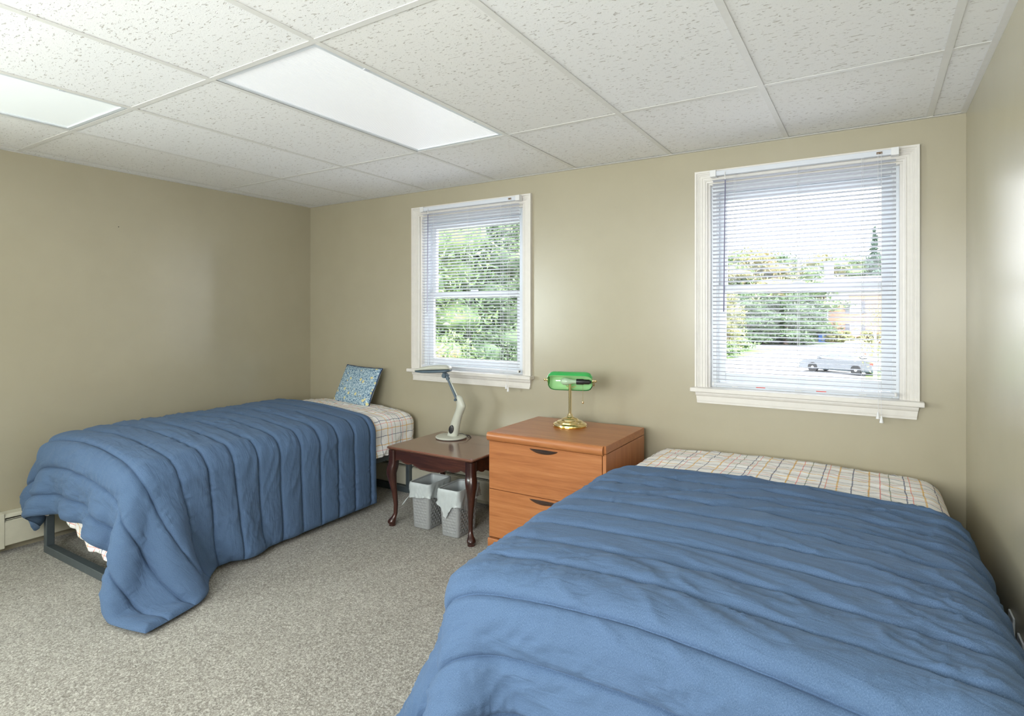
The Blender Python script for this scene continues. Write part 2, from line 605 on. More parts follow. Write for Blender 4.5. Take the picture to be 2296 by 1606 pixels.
WX = (1.179, 3.294)        # outer casing edge of the two windows
CW, CASE = 1.043, 0.066
ZT, ZS = 2.133, 0.921      # casing top, stool top
ob = [(x + CASE, x + CW - CASE, ZS - 0.02, ZT - CASE) for x in WX]
TOPZ = 2.55
wall_with_holes('wall_back', 'Y', 0.0, 0.16, -0.16, RW + 0.16, -0.05, TOPZ, ob)
wall_with_holes('wall_left', 'X', 0.0, -0.16, REAR, 0.0, -0.05, TOPZ, [(-4.55, -3.35, 0.85, 2.05)])
wall_with_holes('wall_right', 'X', RW, 0.16, REAR, 0.0, -0.05, TOPZ, [])
wall_with_holes('wall_rear', 'Y', REAR, -0.16, -0.16, RW + 0.16, -0.05, TOPZ, [(2.05, 4.25, 0.92, 2.08)])  # unseen rear opening added for the fill light
tag(MB().box(0, RW, REAR, 0, -0.08, 0.0).build('floor', M['carpet']), kind='structure')

# suspended ceiling: grid bars at X = GX0 + k*T, Y = GY0 - k*1.2192, one tile object per cell
T = 0.6096
GX0, GY0 = 1.3268, -0.8223
gx = [0.0] + [GX0 + T * k for k in range(-2, 6)] + [RW]
gy = [0.0] + [GY0 - 2 * T * k for k in range(0, 4)] + [REAR]
ceiling = MB().box(-0.16, RW + 0.16, REAR - 0.16, 0.16, TOPZ, TOPZ + 0.1).build('ceiling', M['grid'])
tag(ceiling, kind='structure')
for x in gx[1:-1]:
    MB().box(x - 0.012, x + 0.012, REAR, 0, CEIL, CEIL + 0.0015).box(x - 0.001, x + 0.001, REAR, 0, CEIL + 0.0015, CEIL + 0.035).build('grid_bar', M['grid'], ceiling)
for y in gy[1:-1]:
    for a, b in zip(gx, gx[1:]):
        MB().box(a + (0.012 if a > 0 else 0), b - (0.012 if b < RW else 0), y - 0.012, y + 0.012, CEIL + 0.0004, CEIL + 0.0018).build('cross_bar', M['grid'], ceiling)
for (a, b, c_, d) in ((0, RW, -0.022, 0), (0, RW, REAR, REAR + 0.022)):
    MB().box(a, b, c_, d, CEIL - 0.0015, CEIL).box(a, b, c_ if c_ < -1 else -0.0015, d if c_ > -1 else REAR + 0.0015, CEIL - 0.0015, CEIL + 0.02).build('wall_angle', M['grid'], ceiling)
for (a, b) in ((0, 0.022), (RW - 0.022, RW)):
    MB().box(a, b, REAR, 0, CEIL - 0.0012, CEIL + 0.0003).build('wall_angle', M['grid'], ceiling)
def in_light(x, y):
    return (1.94 < x < 2.54 and -2.0 < y < -0.83) or (0.72 < x < 1.32 and -3.2 < y < -2.05)
tile_cache = {}
for i, (a, b) in enumerate(zip(gx, gx[1:])):
    for c_, d in zip(gy[1:], gy):
        w, l = b - a - 0.004, d - c_ - 0.004
        mx, my = (a + b) / 2, (c_ + d) / 2
        if in_light(mx, my):
            continue
        key = (round(w, 3), round(l, 3))
        if key not in tile_cache:
            tile_cache[key] = MB().box(-w / 2, w / 2, -l / 2, l / 2, 0, 0.016, 0.0015, 1).mesh('ceiling_tile')
            tile_cache[key].materials.append(M['tile'])
        link('ceiling_tile', tile_cache[key], None, ceiling, (mx + random.uniform(-.001, .001), my, CEIL + 0.0022 + random.uniform(0, 0.0016)))

def light(cx, cy, lens, label):
    t = empty('ceiling_light', (cx, cy, CEIL), 0, label, 'light fixture', 'recessed ceiling light panels')
    w, l = T / 2 - 0.013, T - 0.013
    f = MB()
    for s in (-1, 1):
        f.box(min(s * w, s * (w - 0.02)), max(s * w, s * (w - 0.02)), -l, l, 0.0022, 0.012, 0.0015, 1)
        f.box(-w + 0.02, w - 0.02, min(s * l, s * (l - 0.02)), max(s * l, s * (l - 0.02)), 0.0022, 0.012, 0.0015, 1)
    f.build('door_frame', M['vinyl'], t)
    MB().box(-w + 0.018, w - 0.018, -l + 0.018, l - 0.018, 0.007, 0.011).build('lens', lens, t)
    MB().box(-w + 0.002, w - 0.002, -l + 0.002, l - 0.002, 0.013, 0.10).build('housing', M['whitep'], t)
    for y in (-0.35, 0.35):
        MB().box(w - 0.016, w - 0.004, y - 0.012, y + 0.012, 0.0, 0.0024, 0.0005, 1).build('latch', M['rail'], t)
    return t
light(GX0 + 1.5 * T, GY0 - T, M['lens1'], 'bright rectangular ceiling light with ribbed diffuser, in the middle of the tiles')
light(GX0 - 0.5 * T, GY0 - 3 * T, M['lens2'], 'smooth pale green-tinted ceiling light panel cut off by the left edge')

# ------------------------------------------------------------------ windows
def sweep_profile(mb, prof, p0, p1, side, up):
    """run a 2-D profile (u across the board, d proud of the wall) from p0 to p1"""
    p0, p1, side, up = map(Vector, (p0, p1, side, up))
    mb.loft([[p0 + side * u + up * d for u, d in prof], [p1 + side * u + up * d for u, d in prof]])

CPROF = [(0, 0), (0, .024), (.010, .024), (.013, .019), (.018, .019), (.020, .016), (.026, .0165), (.028, .014), (.038, .014),
         (.040, .011), (.050, .011), (.052, .013), (.057, .013), (.059, .009), (.066, .008), (.066, 0)]
def window(idx, x0, yaw_label):
    w = MB().box(x0 + CASE, x0 + CASE + 0.012, 0.004, 0.125, ZS, ZT - CASE - 0.012) \
            .box(x0 + CW - CASE - 0.012, x0 + CW - CASE, 0.004, 0.125, ZS, ZT - CASE - 0.012) \
            .box(x0 + CASE, x0 + CW - CASE, 0.004, 0.125, ZT - CASE - 0.012, ZT - CASE).build('window_%d' % idx, M['trim'])
    tag(w, yaw_label, None, None, 'structure')
    # mitred casing boards
    def board(pts):
        mb = MB()
        mb.loft(pts)
        return mb
    xl, xr = x0, x0 + CW
    L, Rr, H = [], [], []
    for z0, flag in ((ZS, 0), (ZT, 1)):
        L.append([(xl + u, -d, z0 - (u if flag else 0)) for u, d in CPROF])
        Rr.append([(xr - u, -d, z0 - (u if flag else 0)) for u, d in CPROF])
    for s in (0, 1):
        H.append([((xl + u) if s == 0 else (xr - u), -d, ZT - u) for u, d in CPROF])
    for pts in (L, Rr, H):
        board(pts).build('casing', M['trim'], w)
    # stool with horns, apron
    MB().box(xl - 0.018, xr + 0.018, -0.062, 0.0, ZS - 0.024, ZS, 0.005, 3).box(xl + CASE, xr - CASE, 0.0, 0.10, ZS - 0.02, ZS).build('stool', M['trim'], w)
    ap = [(0, 0), (-.020, 0), (-.022, -.012), (-.020, -.020), (-.014, -.026), (-.014, -.050), (-.018, -.056), (-.018, -.064), (0, -.064)]
    b = MB()
    z = ZS - 0.024
    b.loft([[(xl + 0.002 + (0.010 * (-v / 0.064)), u, z + v) for u, v in ap], [(xr - 0.002 - (0.010 * (-v / 0.064)), u, z + v) for u, v in ap]])
    b.build('apron', M['trim'], w)
    # vinyl frame
    fx0, fx1, fz0, fz1 = x0 + CASE + 0.012, x0 + CW - CASE - 0.012, ZS, ZT - CASE - 0.012
    f = MB()
    for (a, c_) in ((fx0, fx0 + .03), (fx1 - .03, fx1)):
        f.box(a, c_, .035, .12, fz0, fz1, .002, 1)
    f.box(fx0 + .03, fx1 - .03, .035, .12, fz1 - .035, fz1, .002, 1).box(fx0 + .03, fx1 - .03, .035, .12, fz0, fz0 + .028, .002, 1)
    for (a, c_) in ((fx0 + .03, fx0 + .037), (fx1 - .037, fx1 - .03)):
        f.box(a, c_, .045, .052, fz0 + .028, fz1 - .035)
        f.box(a, c_, .078, .084, fz0 + .028, fz1 - .035)
    f.build('window_frame', M['vinyl'], w)
    zm = 1.475
    def sash(z0, z1, y0, y1, st, tr, br):
        s = MB()
        a, c_ = fx0 + .032, fx1 - .032
        for (p, q) in ((a, a + st), (c_ - st, c_)):
            s.box(p, q, y0, y1, z0, z1, .003, 2)
        s.box(a + st, c_ - st, y0, y1, z0, z0 + br, .003, 2).box(a + st, c_ - st, y0, y1, z1 - tr, z1, .003, 2)
        o = s.build('sash', M['vinyl'], w)
        ym = (y0 + y1) / 2
        MB().box(a + st - .004, c_ - st + .004, ym - .002, ym + .002, z0 + br - .004, z1 - tr + .004).build('pane', M['glass'], o)
        return o
    sash(zm - .018, fz1 - .037, .086, .114, .042, .045, .036)
    lo = sash(fz0 + .030, zm + .020, .054, .078, .042, .036, .05)
    MB().box(x0 + CW / 2 - .03, x0 + CW / 2 + .03, .060, .076, zm + .020, zm + .032, .003, 2).build('sash_lock', M['vinyl'], lo)
    return w
window(1, WX[0], 'white double-hung window with tree view, above the small dark side table')
window(2, WX[1], 'white double-hung window with parking lot view, above the nearer bed')
# the left window outside the frame, and a rear one added for fill light
for k, (ax, p, a0, a1, z0, z1) in enumerate((('X', 0.0, -4.55, -3.35, .85, 2.05), ('Y', REAR, 2.05, 4.25, .92, 2.08))):
    f = MB()
    n = 1 if k == 0 else 2
    def bx(a, b, z, zz):
        if ax == 'X': f.box(-.10, .02, a, b, z, zz, .004, 1)
        else: f.box(a, b, REAR - .10, REAR + .02, z, zz, .004, 1)
    bx(a0 - .07, a0 + .03, z0 - .07, z1 + .07); bx(a1 - .03, a1 + .07, z0 - .07, z1 + .07)
    bx(a0 + .03, a1 - .03, z0 - .07, z0 + .03); bx(a0 + .03, a1 - .03, z1 - .03, z1 + .07)
    zmid = (z0 + z1) / 2
    if k == 0:
        bx(a0 + .03, a1 - .03, zmid - .02, zmid + .02)
    else:
        bx((a0 + a1) / 2 - .03, (a0 + a1) / 2 + .03, z0 + .03, z1 - .03)
    tag(f.build('window_%d' % (3 + k), M['trim']), None, None, None, 'structure')

# ------------------------------------------------------------------ venetian blinds
def blind(x0, x1, label, red):
    g = 'white mini blinds over the windows'
    t = empty('venetian_blind', (x0, -0.045, 0), 0, label, 'blind', g)
    w = x1 - x0
    zt, pitch, ns = 2.118, 0.0214, 52
    MB().box(0.004, w - 0.004, -0.0125, 0.0125, zt - 0.026, zt, 0.002, 2).build('headrail', M['rail'], t)
    for a in (-0.006, w - 0.026):
        MB().box(a, a + 0.032, -0.019, 0.022, zt - 0.031, zt + 0.006, 0.0015, 1).build('end_bracket', M['whitep'], t)
    # one curved slat mesh, every slat its own object
    n = 6
    tilt = R(14)
    hw = 0.0125
    prof = []
    for k in range(n + 1):
        u = -1 + 2 * k / n
        y = u * hw
        z = 0.0016 * (1 - u * u)
        # inner (room-side) edge tilted up
        prof.append((y * math.cos(tilt) + z * math.sin(tilt), -y * math.sin(tilt) + z * math.cos(tilt)))
    poly = prof + [(y, z - 0.0005) for y, z in prof[::-1]]
    mb = MB()
    mb.loft([[(0.006, y, z) for y, z in poly], [(w - 0.006, y, z) for y, z in poly]])
    me = mb.mesh('slat', 60)
    me.materials.append(M['slat'])
    z0 = zt - 0.052
    for k in range(ns):
        o = link('slat', me, None, t, (0, 0, z0 - k * pitch))
    zb = z0 - ns * pitch - 0.004
    MB().box(0.002, w - 0.002, -0.012, 0.012, zb - 0.009, zb + 0.007, 0.004, 3).build('bottom_rail', M['rail'], t)
    for a in (0.004, w - 0.014):
        MB().box(a, a + 0.012, -0.0135, 0.0135, zb - 0.0105, zb + 0.0085, 0.003, 1).build('rail_cap', M['whitep'], t)
    for fx in (0.14, 0.5, 0.83):
        l = MB()
        x = w * fx
        for y in (-0.0135, 0.0135):
            l.tube([(x, y, zt - 0.026), (x, y, zb)], 0.0007, 5)
            l.tube([(x + 0.008, y, zt - 0.026), (x + 0.008, y, zb)], 0.0005, 4)
        l.build('ladder_cord', M['cordw'], t)
        MB().box(x - 0.012, x + 0.02, -0.014, 0.014, zb - 0.013, zb - 0.008, 0.002, 1).build('cord_button', M['whitep'], t)
    wd = MB()
    wd.tube([(0.075, -0.018, zt - 0.012), (0.075, -0.024, zt - 0.03), (0.077, -0.023, zt - 0.06)], 0.002, 6)
    wd.build('wand_hook', M['whitep'], t)
    MB().tube([(0.077, -0.023, zt - 0.055), (0.070, -0.022, 1.345)], [0.0032, 0.0042], 6).build('wand', M['wand'], t)
    xc = w * 0.915
    MB().box(xc - 0.012, xc + 0.012, -0.0145, -0.0120, zt - 0.018, zt - 0.007).build('cord_lock', plain('bronze', (0.18, 0.11, 0.06, 1), 0.4), t)
    cz = (0.842, 0.824)
    for k in (0, 1):
        x = xc - 0.006 + 0.014 * k
        MB().tube([(x, -0.016, zt - 0.012), (x + 0.001, -0.026, 1.6), (x + 0.002 * (1 - 2 * k), -0.045, 0.94), (x + 0.001, -0.045, cz[k] + 0.02)], 0.0009, 5).build('lift_cord', M['cordw'], t)
        MB().lathe([(0.003, cz[k] + 0.024), (0.0045, cz[k] + 0.018), (0.009, cz[k] - 0.006), (0.0085, cz[k] - 0.008), (0.002, cz[k] - 0.008)], (x, -0.045, 0), 12).build('tassel', M['whitep'], t)
    if red:
        for a in (0.27, 0.60):
            MB().box(w * a, w * a + 0.045, -0.0125, -0.0118, zb - 0.0085, zb - 0.004).build('red_label', M['red'], t)
    return t
blind(1.302, 2.153, 'white mini blind over the tree-view window beside the side table', False)
blind(3.392, 4.249, 'white mini blind with red stickers on its bottom rail, window nearest the right wall', True)

# ------------------------------------------------------------------ baseboard heaters
def heater(name, along, a0, a1, label):
    """hydronic baseboard cover on a wall; `along` is the axis it runs on"""
    t = empty(name, (0, 0, 0), 0, label, 'heater', 'cream baseboard heaters')
    def run(poly, nm, m, b0=a0, b1=a1):
        mb = MB()
        if along == 'Y':
            mb.prism([(0.002 + d, z) for d, z in poly], 'Y', b0, b1)
        else:
            mb.prism([(-0.002 - d, z) for d, z in poly], 'X', b0, b1)
        return mb.build(nm, m, t)
    run([(0, .035), (.003, .035), (.003, .222), (0, .222)], 'back_plate', M['heater'])
    run([(.003, .222), (.003, .218), (.050, .214), (.060, .207), (.062, .198), (.065, .199), (.063, .210), (.052, .218)], 'top_hood', M['heater'])
    run([(.058, .050), (.064, .046), (.066, .050), (.066, .176), (.056, .182), (.054, .180), (.063, .173), (.063, .052)], 'front_panel', M['heater'])
    run([(.040, .186), (.060, .190), (.061, .187), (.041, .183)], 'damper', M['heater'])
    run([(.010, .070), (.052, .070), (.052, .130), (.010, .130)], 'fin_element', M['fin'])
    run([(.003, .150), (.045, .150), (.045, .178), (.003, .178)], 'dark_slot', M['dark'])
    for a in (a0, a1):
        b = MB()
        if along == 'Y':
            b.box(0.002, 0.071, a - .03, a + .03, .032, .226, .003, 1)
        else:
            b.box(a - .03, a + .03, -0.071, -0.002, .032, .226, .003, 1)
        b.build('end_cap', M['heater'], t)
    return t
h1 = heater('baseboard_heater', 'Y', -2.140, -0.14, 'cream baseboard heater on the left wall behind the bed with the hanging corner')
h1b = heater('baseboard_heater', 'Y', -4.5, -2.203, 'cream baseboard heater section on the left wall, at the photo edge')
h2 = heater('baseboard_heater', 'X', 0.12, 4.40, 'cream baseboard heater on the window wall, seen between waste bins and wooden file cabinet')
# ------------------------------------------------------------------ cloth draping (numpy, position based)
class Bed:
    """rounded, slightly crowned mattress block used for collisions and for building the bed"""
    def __init__(s, x0, x1, y0, y1, z0, zt, crown, r, tilt=0.0):
        s.x0, s.x1, s.y0, s.y1, s.z0, s.zt, s.crown, s.r, s.tilt = x0, x1, y0, y1, z0, zt, crown, r, tilt
        s.cx, s.cy, s.hw, s.hl = (x0 + x1) / 2, (y0 + y1) / 2, (x1 - x0) / 2, (y1 - y0) / 2
    def warp(s, x, y):
        u = (x - s.cx) / s.hw; v = (y - s.cy) / s.hl
        return s.crown * (u * u + 0.6 * v ** 4).clip(0, 2) + s.tilt * (x - s.cx)
    def push(s, P, off):
        """returns pushed points and contact mask"""
        z = P[:, 2] + s.warp(P[:, 0], P[:, 1])
        c = np.array([s.cx, s.cy, (s.z0 + s.zt) / 2])
        b = np.array([s.hw, s.hl, (s.zt - s.z0) / 2]) - s.r
        Q = np.stack([P[:, 0], P[:, 1], z], 1) - c
        q = np.abs(Q) - b
        qm = np.maximum(q, 0)
        ln = np.linalg.norm(qm, axis=1)
        d = ln + np.minimum(q.max(1), 0) - s.r - off
        g = np.where(ln[:, None] > 1e-6, qm / (ln[:, None] + 1e-9), 0)
        ax = q.argmax(1)
        ins = ln <= 1e-6
        g[ins] = np.eye(3)[ax[ins]]
        g = g * np.sign(Q)
        hit = d < 0
        return P - g * np.minimum(d, 0)[:, None], hit, g

def drape(bed, xs, ys, off, walls, steps=420, iters=8, zstart=None, stiff=0.35, heavy=None, seed=0):
    nx, ny = len(xs), len(ys)
    X, Y = np.meshgrid(xs, ys, indexing='ij')
    P = np.stack([X, Y, np.full_like(X, (zstart or bed.zt + off + 0.015))], -1)
    rs = np.random.default_rng(seed)
    P[..., 2] += rs.normal(0, 0.002, X.shape)
    L0 = np.stack([X, Y], -1)
    shape = P.shape
    idx = np.arange(nx * ny).reshape(nx, ny)
    cons = []
    def add(di, dj, k):
        a = idx[max(0, -di):nx - max(0, di), :ny - dj] if dj >= 0 else None
        I, J = np.meshgrid(np.arange(nx), np.arange(ny), indexing='ij')
        ok = (I + di >= 0) & (I + di < nx) & (J + dj < ny)
        I, J = I[ok], J[ok]
        A = idx[I, J]; B = idx[I + di, J + dj]
        step = max(abs(di), abs(dj))
        col = ((I // max(1, step)) if abs(di) >= abs(dj) else (J // max(1, step))) % 2
        Lr = np.linalg.norm(L0[I, J] - L0[I + di, J + dj], axis=1)
        for c_ in (0, 1):
            m = col == c_
            cons.append((A[m], B[m], Lr[m], k))
    add(1, 0, 1.0); add(0, 1, 1.0); add(1, 1, 0.5); add(-1, 1, 0.5)
    add(2, 0, stiff); add(0, 2, stiff)
    add(4, 0, stiff * 0.35); add(0, 4, stiff * 0.35)
    P = P.reshape(-1, 3)
    V = np.zeros_like(P)
    dt = 1 / 60
    for it in range(steps):
        V[:, 2] -= 9.8 * dt
        V *= 0.965
        if heavy is not None:
            V += heavy(P, it) * dt
        old = P.copy()
        P = P + V * dt
        for k in range(iters):
            for A, B, Lr, kk in cons:
                d = P[B] - P[A]
                l = np.sqrt((d * d).sum(1)) + 1e-9
                e = (l - Lr) / l
                if kk < 1:      # bending springs only resist folding
                    e = np.where(e < 0, e, e * 0.5)
                c_ = d * (0.5 * kk * e)[:, None]
                P[A] += c_
                P[B] -= c_
            P, hit, g = bed.push(P, off)
            P = walls(P, off)
        top = hit & (g[:, 2] > 0.6)
        mv = P - old
        mv[top, :2] *= 0.15
        mv[hit & ~top] *= 0.85
        P = old + mv
        P[:, 2] = np.maximum(P[:, 2], off * 0.8)
        V = (P - old) / dt
        sp = np.linalg.norm(V, axis=1)
        V *= np.minimum(1, 3.0 / (sp + 1e-6))[:, None]
    return P.reshape(shape)

def upsample(P, xs, ys, fx, fy):
    """Catmull-Rom resampling of a regular grid"""
    def W(s, f):
        h = s[1] - s[0]
        t = (f - s[0]) / h
        i = np.clip(np.floor(t).astype(int), 0, len(s) - 2)
        u = t - i
        w = np.zeros((len(f), len(s)))
        ws = (-0.5 * u + u * u - 0.5 * u ** 3, 1 - 2.5 * u * u + 1.5 * u ** 3, 0.5 * u + 2 * u * u - 1.5 * u ** 3, -0.5 * u * u + 0.5 * u ** 3)
        r = np.arange(len(f))
        n = len(s)
        for k, ww in zip((-1, 0, 1, 2), ws):
            j = i + k
            lo = j < 0; hi = j >= n; okk = ~(lo | hi)
            np.add.at(w, (r[okk], j[okk]), ww[okk])
            # linear extrapolation at the borders
            np.add.at(w, (r[lo], np.zeros(lo.sum(), int)), 2 * ww[lo]); np.add.at(w, (r[lo], np.ones(lo.sum(), int)), -ww[lo])
            np.add.at(w, (r[hi], np.full(hi.sum(), n - 1)), 2 * ww[hi]); np.add.at(w, (r[hi], np.full(hi.sum(), n - 2)), -ww[hi])
        return w
    A, B = W(xs, fx), W(ys, fy)
    return np.einsum('ia,abc,jb->ijc', A, P, B, optimize=True)

def frame_walls(x_lo, x_hi, extra=None):
    def f(P, off):
        P[:, 0] = np.clip(P[:, 0], x_lo + off, x_hi - off)
        P[:, 1] = np.minimum(P[:, 1], -0.015 - off)
        P[:, 2] = np.maximum(P[:, 2], off * 0.8)
        if extra is not None:
            P = extra(P, off)
        return P
    return f

def comforter(name, P, xs, ys, seam0, seed, step, amp=0.02, wr=1.0):
    w = 0.1365
    fx = np.arange(xs[0], xs[-1] + 1e-6, step)
    # rows cluster at the stitched seams so that each seam is a crisp crease
    offs = np.array([0, .0022, .005, .009, .014, .020, .027, .035, .044, .054, .0645])
    offs = np.concatenate([offs, w - offs[:0:-1]])
    k0 = math.floor((ys[0] - seam0) / w) - 1
    fy = np.concatenate([seam0 + (k0 + k) * w + offs for k in range(30)])
    fy = fy[(fy > ys[0] + .012) & (fy < ys[-1] - .012)]
    e_ = np.array([0, .002, .005, .009])
    fy = np.concatenate([ys[0] + e_, fy, ys[-1] - e_[::-1]])
    Q = upsample(P, xs, ys, fx, fy)
    S, Tt = np.meshgrid(fx, fy, indexing='ij')
    wander = 0.010 * (vnoise(S * 1.7, Tt * 1.5, seed) - .5) + 0.006 * (vnoise(S * 7, Tt * 4, seed + 1) - .5)
    dT = np.gradient(Q, axis=1) / np.gradient(Tt, axis=1)[..., None]
    dT /= np.linalg.norm(dT, axis=-1, keepdims=True) + 1e-9
    Q = Q + dT * wander[..., None]
    Nn = normals(Q)
    ph = (Tt - seam0) / w
    d = np.abs(ph - np.round(ph)) * 2             # 0 at a seam, 1 mid-channel
    dist = d * w / 2
    puff = 0.52 * (1 - np.exp(-dist / 0.0065)) + 0.48 * np.sqrt(np.clip(1 - (1 - d) ** 2, 0, 1))
    edge = np.minimum(np.minimum(S - fx[0], fx[-1] - S), np.minimum(Tt - fy[0], fy[-1] - Tt)) / 0.04
    edge = np.sqrt(np.clip(1 - (1 - np.clip(edge, 0, 1)) ** 2, 0, 1))
    loft = 0.86 + 0.28 * vnoise(S * 3.1, Tt * 5.0, seed + 2)
    h = amp * puff * loft
    off_seam = np.clip(dist / .012, 0, 1)
    near = np.exp(-(d / 0.42) ** 2)
    # gathers running off the seams
    wv = 1 - np.abs(2 * vnoise(S * 30 + 3 * vnoise(S * 5, Tt * 5, seed + 3), Tt * 7, seed + 4) - 1)
    msk = np.clip(vnoise(S * 2.0, Tt * 3.0, seed + 5) * 2.2 - .6, 0, 1)
    h += 0.008 * (wv ** 1.5 - .45) * (0.10 + near) * (0.08 + msk) * off_seam
    # long drag wrinkles, slanting across the channels
    for k, (ax, ay, fr, am) in enumerate(((1.0, 0.36, 1.0, 0.009), (1.0, -0.26, 1.5, 0.008), (1.0, 0.45, 2.1, 0.006))):
        U = S * ax + Tt * ay; Vv = Tt * ax - S * ay
        U2 = U * 3.2 * fr + 0.8 * vnoise(S * 3, Tt * 3, seed + 10 + k)
        V2 = Vv * 21 * fr + 2.4 * vnoise(U * 2.0, Vv * 2.2, seed + 20 + k)
        n = vnoise(U2, V2, seed + 30 + k)
        rid = 1 - np.abs(2 * n - 1)
        m = np.clip(vnoise(S * 1.6 + 7, Tt * 2.2, seed + 40 + k) * 3.4 - 1.25, 0, 1)
        h += wr * am * (rid ** 3 - 0.22) * m * np.clip(dist / .022, 0, 1) ** 1.2
    h += 0.007 * (vnoise(S * 2.2, Tt * 2.2, seed + 50) - .5)
    h *= edge
    thick = 0.005 + h + 0.015 * edge * (0.4 + 0.6 * puff)
    Q2 = Q + Nn * h[..., None]
    UV = np.stack([S, Tt], -1)
    me = grid_mesh(name, Q2, UV, True, np.clip(thick, 0.003, 1) * np.clip(edge, 0.12, 1), Nn)
    me.materials.append(M['comforter'])
    o = bpy.data.objects.new(name, me)
    C.objects.link(o)
    return o

def sheet_mesh(bed, off, hang, lobes, step=0.014, seed=3):
    """fitted sheet wrapped over the mattress: hang = drop below the top edge on each side (x-, x+, y-, y+)"""
    a, b = bed.hw, bed.hl
    r = bed.r + off
    hx0, hx1, hy0, hy1 = hang
    S = np.arange(-a - hx0, a + hx1 + 1e-6, step)
    Tt = np.arange(-b - hy0, b + hy1 + 1e-6, step)
    s, t = np.meshgrid(S, Tt, indexing='ij')
    ax, ay = a - bed.r, b - bed.r
    ds = np.sign(s) * np.maximum(np.abs(s) - ax, 0)
    dt_ = np.sign(t) * np.maximum(np.abs(t) - ay, 0)
    L = np.maximum(np.abs(ds), np.abs(dt_))
    nrm = np.hypot(ds, dt_) + 1e-9
    ux, uy = ds / nrm, dt_ / nrm
    arc = r * PI / 2
    out = np.where(L < arc, r * np.sin(np.minimum(L, arc) / r), r)
    down = np.where(L < arc, r * (1 - np.cos(np.minimum(L, arc) / r)), r + (L - arc))
    # the hem dips in lobes and the skirt ripples
    per = np.arctan2(uy, ux) * 0.3 + s * 1.0 + t * 1.0
    low = np.clip((L - arc) / 0.15, 0, 1.6)
    ripple = low * (0.016 * (vnoise(per * 16, L * 3, seed) - .5) * 2 + 0.012 * (vnoise(per * 33, L * 6, seed + 1) - .5))
    dip = np.zeros_like(s)
    for (cx_, cy_, w_, amt) in lobes:
        dip += amt * np.exp(-((s - cx_) ** 2 + (t - cy_) ** 2) / (w_ * w_))
    down = down + low * (0.035 * (vnoise(per * 5.0, s * 0 + 3.3, seed + 2) - .4) + dip)
    out = out + ripple * 1.0
    x = np.clip(s, -ax, ax) + ux * out
    y = np.clip(t, -ay, ay) + uy * out
    X, Y = x + bed.cx, y + bed.cy
    Z = bed.zt + off - down - bed.warp(X, Y) * (1 - 0.8 * np.clip(down / 0.3, 0, 1))
    on_top = 1 - np.clip(down / 0.10, 0, 1)
    # shallow creases on the top surface
    for k, (aa, bb, f1, f2, am) in enumerate(((1, .25, 3.2, 17, .006), (1, -.5, 5, 24, .004), (.3, 1, 4, 20, .003))):
        u, v = s * aa + t * bb, t * aa - s * bb
        n = vnoise(u * f1, v * f2 + 2 * vnoise(u * 2, v * 2, seed + 8 + k), seed + 5 + k)
        Z += am * (1 - np.abs(2 * n - 1)) ** 2 * (0.4 + 0.6 * on_top)
    Y = np.minimum(Y, -0.012)
    P = np.stack([X, Y, Z], -1)
    UV = np.stack([s, t], -1)
    return P, UV

# ------------------------------------------------------------------ beds
def metal_bed(x0, x1, y0, y1, bed, label, group):
    t = empty('bed', ((x0 + x1) / 2, (y0 + y1) / 2, 0), 0, label, 'bed', group)
    ox, oy = -(x0 + x1) / 2, -(y0 + y1) / 2
    def bx(mb, a, b, c_, d, e, f, bv=.003):
        mb.box(a + ox, b + ox, c_ + oy, d + oy, e, f, bv, 1)
        return mb
    H, D = 0.335, 0.042
    for (p, q, nm) in ((y0, y0 + D, 'foot_frame'), (y1 - D, y1, 'head_frame')):
        m = MB()
        bx(m, x0, x1, p, q, .0, D)
        bx(m, x0, x1, p, q, H - D, H)
        bx(m, x0, x0 + .034, p + .001, q - .001, D - .004, H - D + .004)
        bx(m, x1 - .034, x1, p + .001, q - .001, D - .004, H - D + .004)
        m.build(nm, M['steel'], t)
    for (p, q) in ((x0, x0 + .034), (x1 - .034, x1)):
        bx(MB(), p, q, y0 + D, y1 - D, H - D, H).build('side_rail', M['steel'], t)
    for k in range(9):
        y = y0 + 0.15 + k * (y1 - y0 - 0.3) / 8
        bx(MB(), x0 + .034, x1 - .034, y - .02, y + .02, H - .022, H - .002).build('cross_slat', M['steel'], t)
    m = MB()
    rings = []
    # mattress: rounded block with the crown of the collision body
    def ring(inset, z):
        rr = max(0.01, bed.r - inset * .6)
        pts = []
        hx, hy = bed.hw - inset, bed.hl - inset
        for (sx, sy, a0) in ((1, 1, 0), (-1, 1, 90), (-1, -1, 180), (1, -1, 270)):
            for k in range(6):
                a = R(a0 + 18 * k)
                x = bed.cx + sx * (hx - rr) + rr * math.cos(a)
                y = bed.cy + sy * (hy - rr) + rr * math.sin(a)
                pts.append((x + ox, y + oy, z))
        return pts
    zt = bed.zt - bed.crown * 1.7 - abs(bed.tilt) * bed.hw - 0.006
    for inset, z in ((.05, H + .001), (.02, H + .012), (.012, H + .04), (.012, zt - .06), (.03, zt - .02), (.07, zt - .004), (.14, zt)):
        rings.append(ring(inset, z))
    m.loft(rings)
    m.build('mattress', M['mattress'], t, 50)
    return t

bed1 = Bed(0.205, 1.245, -1.985, -0.035, 0.02, 0.640, 0.030, 0.075, 0.035)
bed2 = Bed(3.10, 4.41, -2.02, -0.035, 0.02, 0.590, 0.024, 0.08, 0.0)
metal_bed(.215, 1.225, -1.985, -.06, bed1, 'grey steel-framed bed against the left wall, foot frame showing', 'twin and full beds')
metal_bed(3.115, 4.40, -2.01, -.06, bed2, 'wide bed against the right wall, fully hidden under blue comforter', 'twin and full beds')

